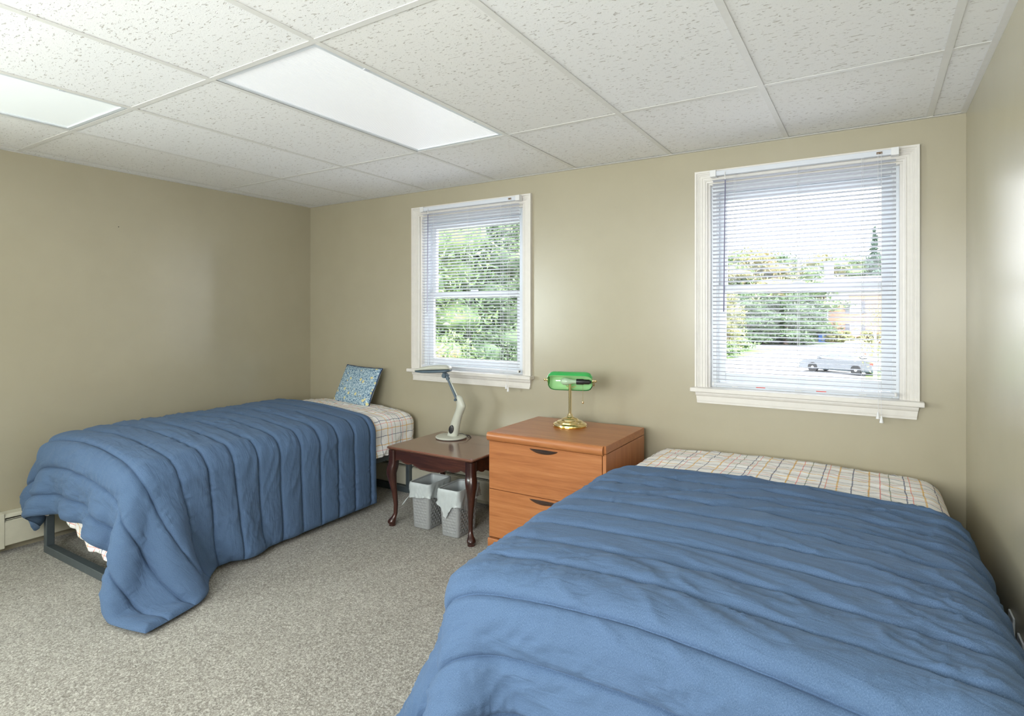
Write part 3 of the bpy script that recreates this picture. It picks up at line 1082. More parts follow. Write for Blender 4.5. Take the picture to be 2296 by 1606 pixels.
def sheet(bed, hang, lobes, label, seed):
    P, UV = sheet_mesh(bed, 0.007, hang, lobes, 0.012, seed)
    me = grid_mesh('fitted_sheet', P, UV, True, np.full(P.shape[:2], 0.0015), normals(P))
    me.materials.append(M['plaid'])
    o = bpy.data.objects.new('fitted_sheet', me)
    C.objects.link(o)
    return tag(o, label, 'sheet', 'plaid fitted sheets')
sheet(bed1, (.27, .27, .40, .27), [(.15, -1.36, .22, .05), (.40, -1.36, .16, .07), (-.35, -1.36, .15, -.04)],
      'cream plaid fitted sheet on the bed by the left wall', 3)
sheet(bed2, (.27, .27, .22, .25), [], 'cream plaid fitted sheet on the bed by the right wall', 9)

def ext1(P, off):
    # heater under the left wall, side table beside the head
    m = (P[:, 0] < 0.085 + off) & (P[:, 2] < 0.23)
    P[m, 0] = 0.085 + off
    m = (P[:, 1] > -0.72) & (P[:, 0] > 1.50 - off)
    P[m, 0] = 1.50 - off
    return P
def ext2(P, off):
    m = (P[:, 1] > -0.74) & (P[:, 0] < 3.03 + off)
    P[m, 0] = 3.03 + off
    return P
G = 0.036
xs1 = np.arange(-0.04, 1.745, G); ys1 = np.arange(-2.26, -0.44, G)
def corner_pull(xs, ys, cx_, cy_, r_, f_):
    X, Y = np.meshgrid(xs, ys, indexing='ij')
    w_ = np.exp(-((X - cx_) ** 2 + (Y - cy_) ** 2) / r_ ** 2).reshape(-1, 1)
    return lambda P, it: w_ * np.array([f_])
P1 = drape(bed1, xs1, ys1, 0.024, frame_walls(0.0, 9, ext1), 260, 7, stiff=0.3, seed=1, heavy=corner_pull(xs1, ys1, 1.745, -2.26, .25, (5, 0, 0)))
xs2 = np.arange(2.68, 4.84, G); ys2 = np.arange(-2.48, -0.64, G)
P2 = drape(bed2, xs2, ys2, 0.024, frame_walls(-9, RW - 0.004, ext2), 260, 7, stiff=0.3, seed=2, heavy=corner_pull(xs2, ys2, 2.68, -2.48, .3, (1.5, -1, 0)))
o = comforter('comforter', P1, xs1, ys1, -0.655, 11, 0.0062, 0.022, 0.75)
tag(o, 'blue channel-quilted comforter with a corner hanging to the carpet, bed against the left wall', 'comforter', 'blue quilted comforters')
o = comforter('comforter', P2, xs2, ys2, -0.835, 77, 0.0056, 0.025, 1.2)
tag(o, 'blue channel-quilted comforter on the nearer, wider bed beside the right wall', 'comforter', 'blue quilted comforters')
# ------------------------------------------------------------------ small pillow leaning in the corner
def pillow():
    n, m = 44, 36
    u = np.linspace(-1, 1, n); v = np.linspace(-1, 1, m)
    U, V = np.meshgrid(u, v, indexing='ij')
    W, H, D = 0.218, 0.160, 0.050
    # outline pulls in a little between the corners
    X = U * W * (1 - 0.045 * (1 - V ** 2))
    Z = V * H * (1 - 0.045 * (1 - U ** 2))
    e = np.clip((1 - U ** 4), 0, 1) ** 0.5 * np.clip((1 - V ** 4), 0, 1) ** 0.5
    wr = 0.006 * (vnoise(U * 9 + 20, V * 2, 5) - .5) * (np.abs(V) ** 2) + 0.006 * (vnoise(U * 2 + 9, V * 8, 6) - .5) * (np.abs(U) ** 2)
    t = empty('throw_pillow', (0.712, -0.128, 0.768), 0, 'small blue and yellow floral pillow leaning on the wall at the bed head', 'pillow')
    t.rotation_euler = (R(-25), R(1), R(-6))
    UV = np.stack([X, Z], -1)
    for s, nm, mt in ((-1, 'front_cover', 'floral'), (1, 'back_cover', 'backing')):
        Y = s * (D * e * 0.9 + wr * e)
        P = np.stack([X, Y, Z], -1)
        if s > 0:
            P = P[::-1]; uu = UV[::-1]
        else:
            uu = UV
        link(nm, grid_mesh(nm, P, uu), M[mt], t)
    pts = [(W * a, H * -1) for a in np.linspace(-1, 1, 16)] + [(W, H * a) for a in np.linspace(-1, 1, 14)] + \
          [(W * a, H) for a in np.linspace(1, -1, 16)] + [(-W, H * a) for a in np.linspace(1, -1, 14)]
    pp = []
    for x, z in pts:
        a, b = x / W, z / H
        pp.append((x * (1 - .045 * (1 - b * b)), 0.003 * math.sin(x * 60 + z * 40), z * (1 - .045 * (1 - a * a))))
    MB().tube(pp, 0.0042, 7).build('piping', M['navy'], t, 60)
pillow()

# ------------------------------------------------------------------ side table with cabriole legs
def side_table():
    x0, x1, y0, y1, zt = 1.549, 2.215, -0.672, -0.115, 0.500
    cx, cy = (x0 + x1) / 2, (y0 + y1) / 2
    t = empty('side_table', (cx, cy, 0), 0, 'small dark reddish-brown side table with curved legs between bed and cabinet', 'table')
    w, l = (x1 - x0) / 2, (y1 - y0) / 2
    prof = [(-.004, 0), (0, -.004), (0, -.009), (-.006, -.013), (-.008, -.017), (-.016, -.021)]
    m = MB()
    def rr(o, z):
        pts = []
        for sx, sy, a0 in ((1, 1, 0), (-1, 1, 90), (-1, -1, 180), (1, -1, 270)):
            for k in range(5):
                a = R(a0 + 22.5 * k); r = .010
                pts.append((sx * (w + o - r) + r * math.cos(a), sy * (l + o - r) + r * math.sin(a), z))
        return pts
    m.loft([rr(o, zt + z) for o, z in [(-.03, 0)] + prof] )
    m.build('table_top', M['mahogSheen'], t, 40)
    # scalloped aprons
    def apron(half, n=40):
        pts = []
        for k in range(n + 1):
            u = -1 + 2 * k / n
            # deep rounded centre, cusp, ogee rising towards the legs
            z = -float(np.interp(abs(u), [0, .25, .40, .47, .52, .62, .74, .86, 1], [.098, .095, .084, .071, .073, .080, .074, .058, .070]))
            pts.append((u * half, z))
        return pts
    ztop = zt - .021
    for s in (-1, 1):
        lo = apron(w - .055)
        poly = [(x, ztop + z) for x, z in lo] + [(lo[-1][0], ztop), (lo[0][0], ztop)]
        ya = s * (l - .030)
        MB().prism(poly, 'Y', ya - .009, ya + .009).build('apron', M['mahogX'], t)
        # bead along the scallop
        if s < 0:
            MB().tube([(x, ya - .009, ztop + z + .003) for x, z in lo], .0028, 6).build('apron_bead', M['mahogX'], t, 60)
        lo = apron(l - .055)
        poly = [(x, ztop + z) for x, z in lo] + [(lo[-1][0], ztop), (lo[0][0], ztop)]
        xa = s * (w - .030)
        MB().prism(poly, 'X', xa - .009, xa + .009).build('apron', M['mahogX'], t)
    for sx in (-1, 1):
        for sy in (-1, 1):
            # cabriole: square knee block curving out at the knee, in at the ankle, pad foot
            st = [(ztop, .000, .026, 1), (ztop - .08, .000, .026, 1), (ztop - .115, .006, .030, .8), (ztop - .150, .010, .0285, .5), (.27, .004, .0225, .2),
                  (.20, -.004, .0175, 0), (.13, -.009, .0138, 0), (.075, -.008, .0128, 0), (.052, -.001, .0165, 0), (.038, .006, .0235, 0), (.024, .009, .0265, 0), (.016, .008, .0245, 0), (.012, .006, .021, 0), (0, .006, .0225, 0)]
            rings = []
            for z, off, r, sq in st:
                ccx = sx * (w - .033 + off); ccy = sy * (l - .033 + off)
                ring = []
                for k in range(20):
                    a = 2 * PI * k / 20
                    ca, sa = math.cos(a), math.sin(a)
                    f = 1 / max(abs(ca), abs(sa))
                    q = r * (1 + sq * (min(f, 1.32) - 1))
                    ring.append((ccx + q * ca, ccy + q * sa, z))
                rings.append(ring)
            # smooth the stations
            fine = []
            for i in range(len(rings) - 1):
                for q in (0, .5):
                    fine.append([tuple(a_ + (b_ - a_) * q for a_, b_ in zip(pa, pb)) for pa, pb in zip(rings[i], rings[i + 1])])
            fine.append(rings[-1])
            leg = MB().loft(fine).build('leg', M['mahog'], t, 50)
side_table()

# ------------------------------------------------------------------ two waste bins with liners
def rrect(hx, hy, r, z, n=5, cx=0, cy=0):
    pts = []
    for sx, sy, a0 in ((1, 1, 0), (-1, 1, 90), (-1, -1, 180), (1, -1, 270)):
        for k in range(n + 1):
            a = R(a0 + 90 * k / n)
            pts.append((cx + sx * (hx - r) + r * math.cos(a), cy + sy * (hy - r) + r * math.sin(a), z))
    return pts

def bin_liner(t, hx, hy, zt, drop, seed, tongue):
    """thin plastic bag folded over the rim; drop(u) is how far it hangs at perimeter angle u"""
    n = 96
    raw = rrect(hx + .003, hy + .003, .022, 0, 8)
    raw.append(raw[0])
    seg = np.array(raw)
    cum = np.concatenate([[0], np.cumsum(np.linalg.norm(np.diff(seg, axis=0), axis=1))])
    base = [tuple(float(np.interp(q, cum, seg[:, c_])) for c_ in range(3)) for q in np.linspace(0, cum[-1], n, endpoint=False)]
    rows = []
    ins = [(-.010, -.10), (-.008, -.05), (-.007, -.012), (-.003, 0.001), (.001, .003), (.004, 0.0)]
    for off, z in ins:
        rows.append([(p[0] * (1 + off / hx), p[1] * (1 + off / hy), zt + z) for p in base])
    for q in np.linspace(.12, 1, 9):
        ring = []
        for k, p in enumerate(base):
            a = math.atan2(p[1] / hy, p[0] / hx)
            s = k / n
            d = drop * (1 + .08 * math.sin(2 * a + seed) + .05 * math.sin(5 * a + seed * 2))
            for (ta, tw, tl) in tongue:
                da = (a - ta + PI) % (2 * PI) - PI
                d += tl * max(0, 1 - abs(da) / tw) ** 1.0
            rip = .004 * math.sin(14 * a + 5 * q + seed) + .003 * math.sin(31 * a + 3 * seed + 9 * q)
            if q > .9: rip += .003
            o = .005 + abs(rip) * (0.3 + q) + .004 * q
            taper = -0.05 * d * q
            ring.append((p[0] * (1 + (o + taper) / hx), p[1] * (1 + (o + taper) / hy), zt - d * q))
        rows.append(ring)
    o = MB().loft(rows, cap=False).build('bin_liner', M['binbag'], t, 70)
    return o

def waste_bin(x, y, rz, label, seed, drop, tongue, tie=False):
    t = empty('waste_bin', (x, y, 0.001), rz, label, 'waste bin', 'grey waste bins under the side table')
    H = .283
    hx0, hy0, hx1, hy1 = .062, .098, .074, .112
    rings = []
    for hx, hy, z in ((hx0 - .006, hy0 - .006, 0), (hx0 - .001, hy0 - .001, .003), (hx0, hy0, .010)):
        rings.append(rrect(hx, hy, .018, z))
    for k in range(1, 12):
        q = k / 12
        rings.append(rrect(hx0 + (hx1 - hx0) * q, hy0 + (hy1 - hy0) * q, .020, .010 + (H - .01) * q))
    rings.append(rrect(hx1, hy1, .022, H - .008)); rings.append(rrect(hx1 + .003, hy1 + .003, .024, H - .006)); rings.append(rrect(hx1 + .003, hy1 + .003, .024, H))
    rings.append(rrect(hx1 - .002, hy1 - .002, .021, H)); rings.append(rrect(hx0 - .004, hy0 - .004, .018, .008))
    MB().loft(rings).build('body', M['binbody'], t, 40)
    # woven relief: staggered pads raised from the side walls
    w = MB()
    rows = 13
    for r_ in range(rows):
        z0 = .020 + r_ * (H - .05) / rows
        z1 = z0 + (H - .05) / rows * .80
        q = (z0 + z1) / 2 / H
        hx, hy = hx0 + (hx1 - hx0) * q, hy0 + (hy1 - hy0) * q
        for face, half in (('x', hy - .018), ('y', hx - .018)):
            nn = 6 if face == 'x' else 4
            step_ = 2 * half / nn
            for k in range(nn + 1):
                a = -half + step_ * (k - .5 * (r_ % 2)) + .1 * step_
                b = min(a + step_ * .82, half); a = max(a, -half)
                if b - a < .006: continue
                mid = (a + b) / 2
                for s in (-1, 1):
                    c_ = s * ((hx if face == 'x' else hy))
                    cc = s * ((hx if face == 'x' else hy) + .0016)
                    zz = (z0 + z1) / 2
                    P = (lambda p, q_, z: (q_, p, z)) if face == 'x' else (lambda p, q_, z: (p, q_, z))
                    v = [w.bm.verts.new(P(*k_)) for k_ in ((a, c_, z0), (b, c_, z0), (b, c_, z1), (a, c_, z1))]
                    u = [w.bm.verts.new(P(*k_)) for k_ in ((a + .002, cc, zz - .002), (mid, cc + s * .0008, z0 + .002), (b - .002, cc, zz - .002), (b - .002, cc, zz + .002), (mid, cc + s * .0008, z1 - .002), (a + .002, cc, zz + .002))]
                    for f in ((v[0], v[1], u[1]), (v[0], u[1], u[0]), (v[1], u[2], u[1]), (v[1], v[2], u[3], u[2]), (v[2], v[3], u[4]), (v[2], u[4], u[3]), (v[3], u[5], u[4]), (v[3], v[0], u[0], u[5]), tuple(u)):
                        try: w.bm.faces.new(f)
                        except ValueError: pass
    ww = w.build('weave_relief', M['binbody'], t, 60)
    ww['kind'] = 'stuff'
    bin_liner(t, hx1, hy1, H, drop, seed, tongue)
    if tie:
        # loose tie flap of the liner
        m = MB()
        pts = [(-.078, -.115, .195), (-.092, -.118, .180), (-.108, -.120, .160), (-.122, -.121, .140), (-.128, -.121, .132)]
        rings = []
        for i, p in enumerate(pts):
            ww_ = (.008, .012, .013, .010, .004)[i]
            rings.append([(p[0] + ww_, p[1], p[2] + ww_ * .8), (p[0], p[1] - .002, p[2]), (p[0] - ww_, p[1], p[2] - ww_ * .8), (p[0], p[1] + .002, p[2])])
        m.loft(rings).build('tie_flap', M['binbag'], t, 60)
M['binbody'] = plain('grey_bin_plastic', srgb(158, 160, 160), 0.45, var=0.03)
waste_bin(1.765, -0.500, R(2), 'grey woven-look waste bin nearer the bed, liner with loose tie', 1.3, .085, [(-2.2, .9, .012)], True)
waste_bin(2.000, -0.512, R(2), 'grey woven-look waste bin behind the table leg, liner hanging in a point', 4.0, .085, [(-1.75, .55, .085), (-.25, .6, .05)])

# ------------------------------------------------------------------ two-drawer wooden file cabinet
def file_cabinet():
    x0, x1, y0, y1, zt = 2.318, 3.022, -0.658, -0.088, 0.673
    cx, cy = (x0 + x1) / 2, (y0 + y1) / 2
    t = empty('file_cabinet', (cx, cy, 0), 0, 'orange-brown wooden two-drawer file cabinet with black curved handles', 'cabinet')
    w, l = (x1 - x0) / 2, (y1 - y0) / 2
    MB().box(-w, w, -l + .028, l, 0.0, .630, .001, 1).build('carcass', M['cherryZ'], t)
    MB().box(-w, w, -l + .004, l, .633, zt, .0015, 1).build('top', M['cherryX'], t)
    # rounded nosing along the front of the top
    poly = [(-l + .004, zt - .0005)]
    for k in range(9):
        a = R(90 + 20 * k)
        poly.append((-l - .002 + .016 * math.cos(a), zt - .0245 + .0235 * math.sin(a)))
    poly += [(-l + .004, zt - .050)]
    MB().prism(poly, 'X', -w - .003, w - .012).build('nosing', M['cherryX'], t, 50)
    for z0, z1 in ((.355, .622), (.086, .352)):
        d = MB().box(-w + .002, w - .022, -l + .004, -l + .026, z0, z1, .0015, 1).build('drawer', M['cherryX'], t)
        # crescent pull: straight top edge, belly below
        xc, zc = -.003, z1 - .0125
        m = MB()
        rings = []
        for k in range(17):
            u = -1 + k / 8
            b = max(.001, 1 - u * u)
            x = xc + u * .086
            top = zc + .002 * b
            bot = zc - .021 * b ** .8
            dd = .019 * b ** .6 + .002
            yy = -l + .0035
            rings.append([(x, yy, top), (x, yy - dd * .7, top), (x, yy - dd, top - .004 * b), (x, yy - dd * .7, (top + bot) / 2), (x, yy - dd * .25, bot), (x, yy, bot - .0005)])
        m.loft(rings).build('handle', M['handle'], d, 50)
    MB().box(-w + .0, -w + .002 + .0, -l + .006, -l + .028, .086, .622).box(w - .019, w, -l + .006, -l + .028, .0, .631, .001, 1).build('stile', M['cherryZ'], t)
    MB().box(-w - .002, w - .022, -l - .008, -l + .030, .0, .080, .003, 2).build('plinth', M['cherryX'], t)
    return t
file_cabinet()

# ------------------------------------------------------------------ brass desk lamp with green glass shade
def banker_lamp():
    t = empty('banker_lamp', (2.640, -0.283, .673), R(16), 'brass banker lamp with green glass shade standing on the file cabinet', 'lamp')
    MB().lathe([(.003, 0), (.098, 0), (.099, .004), (.094, .006), (.099, .010), (.098, .016), (.090, .022), (.078, .024), (.076, .030), (.068, .034), (.052, .037),
                (.050, .043), (.042, .049), (.026, .053), (.018, .060), (.014, .072), (.012, .074), (.002, .074)], n=48).build('base', M['brass'], t, 35)
    MB().lathe([(.002, .070), (.0088, .070), (.0088, .262), (.002, .262)], n=20).build('stem', M['brass'], t, 40)
    # shade: half trough of glass, green outside, white inside, with rounded ends
    m = MB()
    hz = .288
    A = .132
    def shade(m, r0, grow):
        rings = []
        for k in range(25):
            u = -1 + k / 12
            x = u * (A - grow)
            e = min(1, (1 - abs(u)) * A / .045)
            s = math.sqrt(max(0, 1 - (1 - e) ** 2)) * .86 + .14
            ring = []
            for j in range(19):
                a = R(40 + 12.6 * j)
                rr = (r0 - grow)
                ring.append((x, -math.cos(a) * rr * 1.02 * (0.45 + .55 * s), hz - .022 + math.sin(a) * rr * (.45 + .55 * s)))
            rings.append(ring)
        return rings
    outer, inner = shade(m, .056, 0), shade(m, .056, .004)
    m.loft(outer, cap=False, closed=False)
    ends = []
    m.build('shade', M['greenglass'], t, 60)
    m = MB(); m.loft(inner, cap=False, closed=False)
    # glass end walls
    for rg in (outer[0], outer[-1], ):
        m.bm.faces.new([m.bm.verts.new(p) for p in rg])
    m.build('shade_lining', M['greenin'], t, 60)
    for s in (-1, 1):
        MB().lathe([(.0005, A - .002), (.010, A), (.010, A + .004), (.004, A + .006), (.0035, A + .012), (.008, A + .016), (.008, A + .020), (.003, A + .026), (.0005, A + .028)], (0, 0, hz - .018), 16, 'X').build('finial', M['brass'], t, 50) if s > 0 else \
            MB().lathe([(.0005, -A + .002), (.010, -A), (.010, -A - .004), (.004, -A - .006), (.0035, -A - .012), (.008, -A - .016), (.008, -A - .020), (.003, -A - .026), (.0005, -A - .028)], (0, 0, hz - .018), 16, 'X').build('finial', M['brass'], t, 50)
    # U arm from stem up to the finials
    MB().tube([(-A - .008, 0, hz - .018), (-A - .004, .050, hz - .05), (-.06, .064, .235), (0, .02, .225), (.06, .064, .235), (A + .004, .050, hz - .05), (A + .008, 0, hz - .018)], .0035, 8).build('arm', M['brass'], t, 60)
    MB().lathe([(.002, .040), (.017, .040), (.017, .078), (.014, .086), (.014, .112), (.006, .126)], (0, -.006, hz - .024), 20, 'X').build('socket', M['black'], t, 40)
    MB().lathe([(.0005, -.055), (.012, -.052), (.020, -.040), (.023, -.022), (.018, 0), (.012, .020), (.012, .040), (.001, .040)], (0, -.006, hz - .024), 20, 'X').build('bulb', M['bulb'], t, 60)
    ch = MB()
    for k in range(22):
        z = hz - .045 - k * .0042
        ch.lathe([(.0002, z - .0015), (.0014, z), (.0002, z + .0015)], (.078, -.012, 0), 6)
    ch.tube([(.078, -.012, hz - .04), (.078, -.012, hz - .135)], .0006, 5)
    ch.build('pull_chain', M['brass'], t)
    MB().lathe([(.0005, hz - .150), (.0055, hz - .147), (.0068, hz - .142), (.005, hz - .136), (.0015, hz - .132), (.0005, hz - .131)], (.078, -.012, 0), 14).build('chain_ball', M['brass'], t, 60)
def green(nm, col, tr):
    t = NT(nm)
    t.base(t.ramp(t.noise(t.coord(), 8, 2), [(0.3, col), (0.7, tuple(c * 1.1 for c in col[:3]) + (1,))]))
    t.set(Roughness=.08)
    t.b.inputs['Transmission Weight'].default_value = tr
    t.b.inputs['Coat Weight'].default_value = .6
    return t.m
M['greenglass'] = green('green_glass', (.03, .42, .09, 1), .0)
M['greenin'] = green('green_glass_lining', (.42, .74, .36, 1), .0)
banker_lamp()

# ------------------------------------------------------------------ jointed task lamp
def task_lamp():
    t = empty('task_lamp', (1.745, -0.262, .500), 0, 'beige and slate jointed task lamp standing on the dark side table', 'lamp')
    MB().lathe([(.003, 0), (.100, 0), (.101, .003), (.100, .005), (.003, .005)], n=48).build('foot_pad', M['black'], t, 35)
    MB().lathe([(.003, .004), (.103, .004), (.105, .009), (.102, .014), (.094, .017), (.003, .018)], n=48).build('base', M['beige'], t, 35)
    # body: oval column leaning right, elbow near its top leaning back
    st = [(.016, .010, .041, .030), (.05, .020, .038, .029), (.10, .034, .035, .027), (.15, .052, .032, .025), (.185, .068, .032, .024), (.205, .077, .034, .024),
          (.225, .080, .034, .023), (.250, .072, .031, .021), (.270, .064, .027, .019), (.283, .060, .020, .015), (.289, .059, .008, .007)]
    rings = []
    for z, x, rx, ry in st:
        rings.append([(x + rx * math.cos(2 * PI * k / 24), .004 + ry * math.sin(2 * PI * k / 24), z) for k in range(24)])
    MB().loft(rings).build('body', M['beige'], t, 60)
    MB().lathe([(.0005, -.030), (.0075, -.030), (.0085, -.026), (.0085, -.010), (.0005, -.010)], (.052, .0, .262), 16, 'Y').build('pivot_screw', M['slate'], t, 40)
    sw = MB()
    sw.lathe([(.0005, -.0405), (.012, -.0395), (.018, -.036), (.019, -.030), (.0005, -.024)], (.019, .006, .0), 20, 'Y', 1.0, 1.6)
    o = sw.build('switch', M['black'], t, 50)
    o.rotation_euler = (0, R(14), 0); o.location = (.002, 0, .068)
    # the arm
    a0, a1 = Vector((.052, -.004, .262)), Vector((-.022, -.006, .395))
    m = MB(); m.tube([a0, a1], [.0125, .0105], 10, flat=.8)
    m.build('arm', M['slate'], t, 40)
    m = MB(); m.tube([a0 + Vector((.010, .002, .010)), a1 + Vector((.013, .002, -.004))], .0045, 8)
    m.build('arm_rod', M['beige'], t, 40)
    MB().tube([a1 - (a1 - a0) * .02, a1 + (a1 - a0) * .13], [.0135, .012], 12).build('collar', M['slate'], t, 40)
    j = a1 + (a1 - a0) * .16
    MB().lathe([(.001, -.020), (.015, -.020), (.016, -.016), (.016, .016), (.015, .020), (.001, .020)], tuple(j + Vector((-.012, 0, .0))), 18, 'Y').build('joint', M['slate'], t, 40)
    MB().tube([j + Vector((-.016, 0, 0)), j + Vector((-.018, 0, .030))], [.013, .017], 12).tube([j, j + Vector((.022, 0, .004))], [.006, .004], 8).build('head_stalk', M['slate'], t, 40)
    # head: long flat housing
    hx = j.x - .018
    hz = j.z + .028
    rot = Matrix.Translation((hx, 0, hz)) @ Matrix.Rotation(R(16), 4, 'Z') @ Matrix.Rotation(R(-3), 4, 'Y')
    lo, up = [], []
    def sec(x, hw, z0, z1):
        pts = []
        for k in range(16):
            a = 2 * PI * k / 16
            ca, sa = math.cos(a), math.sin(a)
            y = math.copysign(abs(ca) ** .6, ca) * hw
            z = (z0 + z1) / 2 + math.copysign(abs(sa) ** .75, sa) * (z1 - z0) / 2
            pts.append(tuple(rot @ Vector((x, y, z))))
        return pts
    L = .215
    for x, hw, zb, zm, zt in ((-L, .020, .006, .013, .015), (-L + .008, .034, .001, .012, .020), (-L + .05, .042, -.006, .013, .034), (-L * .5, .045, -.008, .013, .042), (-.05, .045, -.008, .013, .045),
                              (.0, .044, -.008, .013, .043), (.030, .037, -.005, .013, .036), (.042, .024, .001, .012, .024)):
        lo.append(sec(x, hw, zb, zm)); up.append(sec(x, hw * .99, zm - .001, zt))
    MB().loft(lo).build('head_lower', M['slate'], t, 50)
    MB().loft(up).build('head_cover', M['beige'], t, 50)
    MB().box(-L + .04, -.035, -.028, .028, -.0045, .001, .002, 1, mat=rot).build('diffuser', M['whitep'], t)
    MB().tube([(.045, .012, .030), (.075, .02, .034), (.105, .03, .022), (.118, .04, .006), (.110, .075, .003), (.070, .115, .003), (.0, .125, .003)], .0022, 7).build('power_cord', M['black'], t, 60)
task_lamp()

# ------------------------------------------------------------------ wall plates by the right wall
def wall_plate(y, z, kind, label):
    t = empty('wall_plate', (RW - .0005, y, z), 0, label, 'outlet', 'wall plates on the right wall')
    MB().box(-.0065, 0, -.036, .036, -.058, .058, .003, 2).build('plate', M['vinyl'], t)
    if kind:
        for s in (-1, 1):
            MB().lathe([(.0005, -.0095), (.015, -.0095), (.016, -.006), (.0005, -.006)], (0, 0, s * .02), 16, 'X').build('socket_face', M['vinyl'], t)
    else:
        MB().lathe([(.0005, -.0125), (.0045, -.0125), (.0055, -.006), (.0005, -.006)], (0, 0, 0), 10, 'X').build('jack', M['brass'], t)
wall_plate(-1.055, .365, 1, 'grey wall outlet plate farther along the right wall behind the bed')
wall_plate(-1.185, .352, 0, 'second grey wall plate, at the right edge, partly hidden by comforter')
for (x, y, z, nm) in ((0.0, -1.512, 1.896, 'nail'),):
    n = MB().lathe([(.0005, -.001), (.0008, .006), (.003, .006), (.003, .0075), (.0005, .0075)], (0, y, z), 8, 'X').build('nail', M['dark'])
    tag(n, 'small dark nail high on the left wall', 'nail')
# ------------------------------------------------------------------ outside: ground one floor down, trees, building, cars
def vray(u, depth, z=None, v=None):
    a = (u - 1148) / 1301.5
    c_, s_ = math.cos(YAW), math.sin(YAW)
    x = CAMX + depth * (a * c_ - s_); y = CAMY + depth * (a * s_ + c_)
    if v is not None: z = CAMZ - (v - 703.3) / 1301.5 * depth
    return Vector((x, y, GZ if z is None else z))
M['asphalt'] = plain('asphalt', (.17, .17, .18, 1), .9, var=.08, scale=2)
M['lawn'] = plain('lawn', (.09, .16, .04, 1), .95, var=.35, scale=1.2)
tag(MB().box(-120, 90, .6, 190, GZ - .1, GZ).build('ground_outside', M['asphalt']), 'grey asphalt parking lot outside', None, None, 'structure')
def patch(name, pts, h=.03):
    m = MB()
    m.loft([[(p.x, p.y, GZ) for p in pts], [(p.x, p.y, GZ + h) for p in pts]])
    return tag(m.build(name, M['lawn']), kind='structure')
patch('lawn_far', [vray(1500, 74), vray(2100, 74), vray(2100, 140), vray(900, 140), vray(1100, 74)])
patch('lawn_island', [vray(1560, 48), vray(1640, 50), vray(1712, 58), vray(1760, 66), vray(1560, 66)])
patch('lawn_side', [vray(1940, 34), vray(2100, 30), vray(2100, 70), vray(1950, 70)])
patch('lawn_near_trees', [Vector((-60, 4, 0)), Vector((-3.2, 4, 0)), Vector((-5, 30, 0)), Vector((-14, 60, 0)), Vector((-60, 60, 0))])

FC = {
    'dark': [(.02, .05, .02, 1), (.06, .13, .045, 1), (.11, .20, .07, 1), (.20, .27, .09, 1)],
    'green': [(.04, .09, .03, 1), (.11, .22, .06, 1), (.22, .36, .09, 1), (.38, .46, .14, 1)],
    'autumn': [(.10, .12, .04, 1), (.26, .27, .08, 1), (.42, .33, .11, 1), (.50, .26, .12, 1)],
    'yellow': [(.16, .18, .05, 1), (.36, .38, .10, 1), (.52, .46, .16, 1)],
    'spruce': [(.02, .05, .035, 1), (.05, .11, .07, 1), (.09, .18, .10, 1)],
}
FC = {k: [tuple(q * .50 + .12 * (sum(c[:3]) / 3) + .010 for q in c[:3]) + (1,) for c in v] for k, v in FC.items()}
for k, v in FC.items():
    M['f_' + k] = foliage_mat('foliage_' + k, v)
M['bark'] = plain('bark', (.16, .12, .09, 1), .9, var=.3, scale=8)
M['birch'] = plain('birch_bark', (.62, .60, .56, 1), .8, var=.25, scale=6)

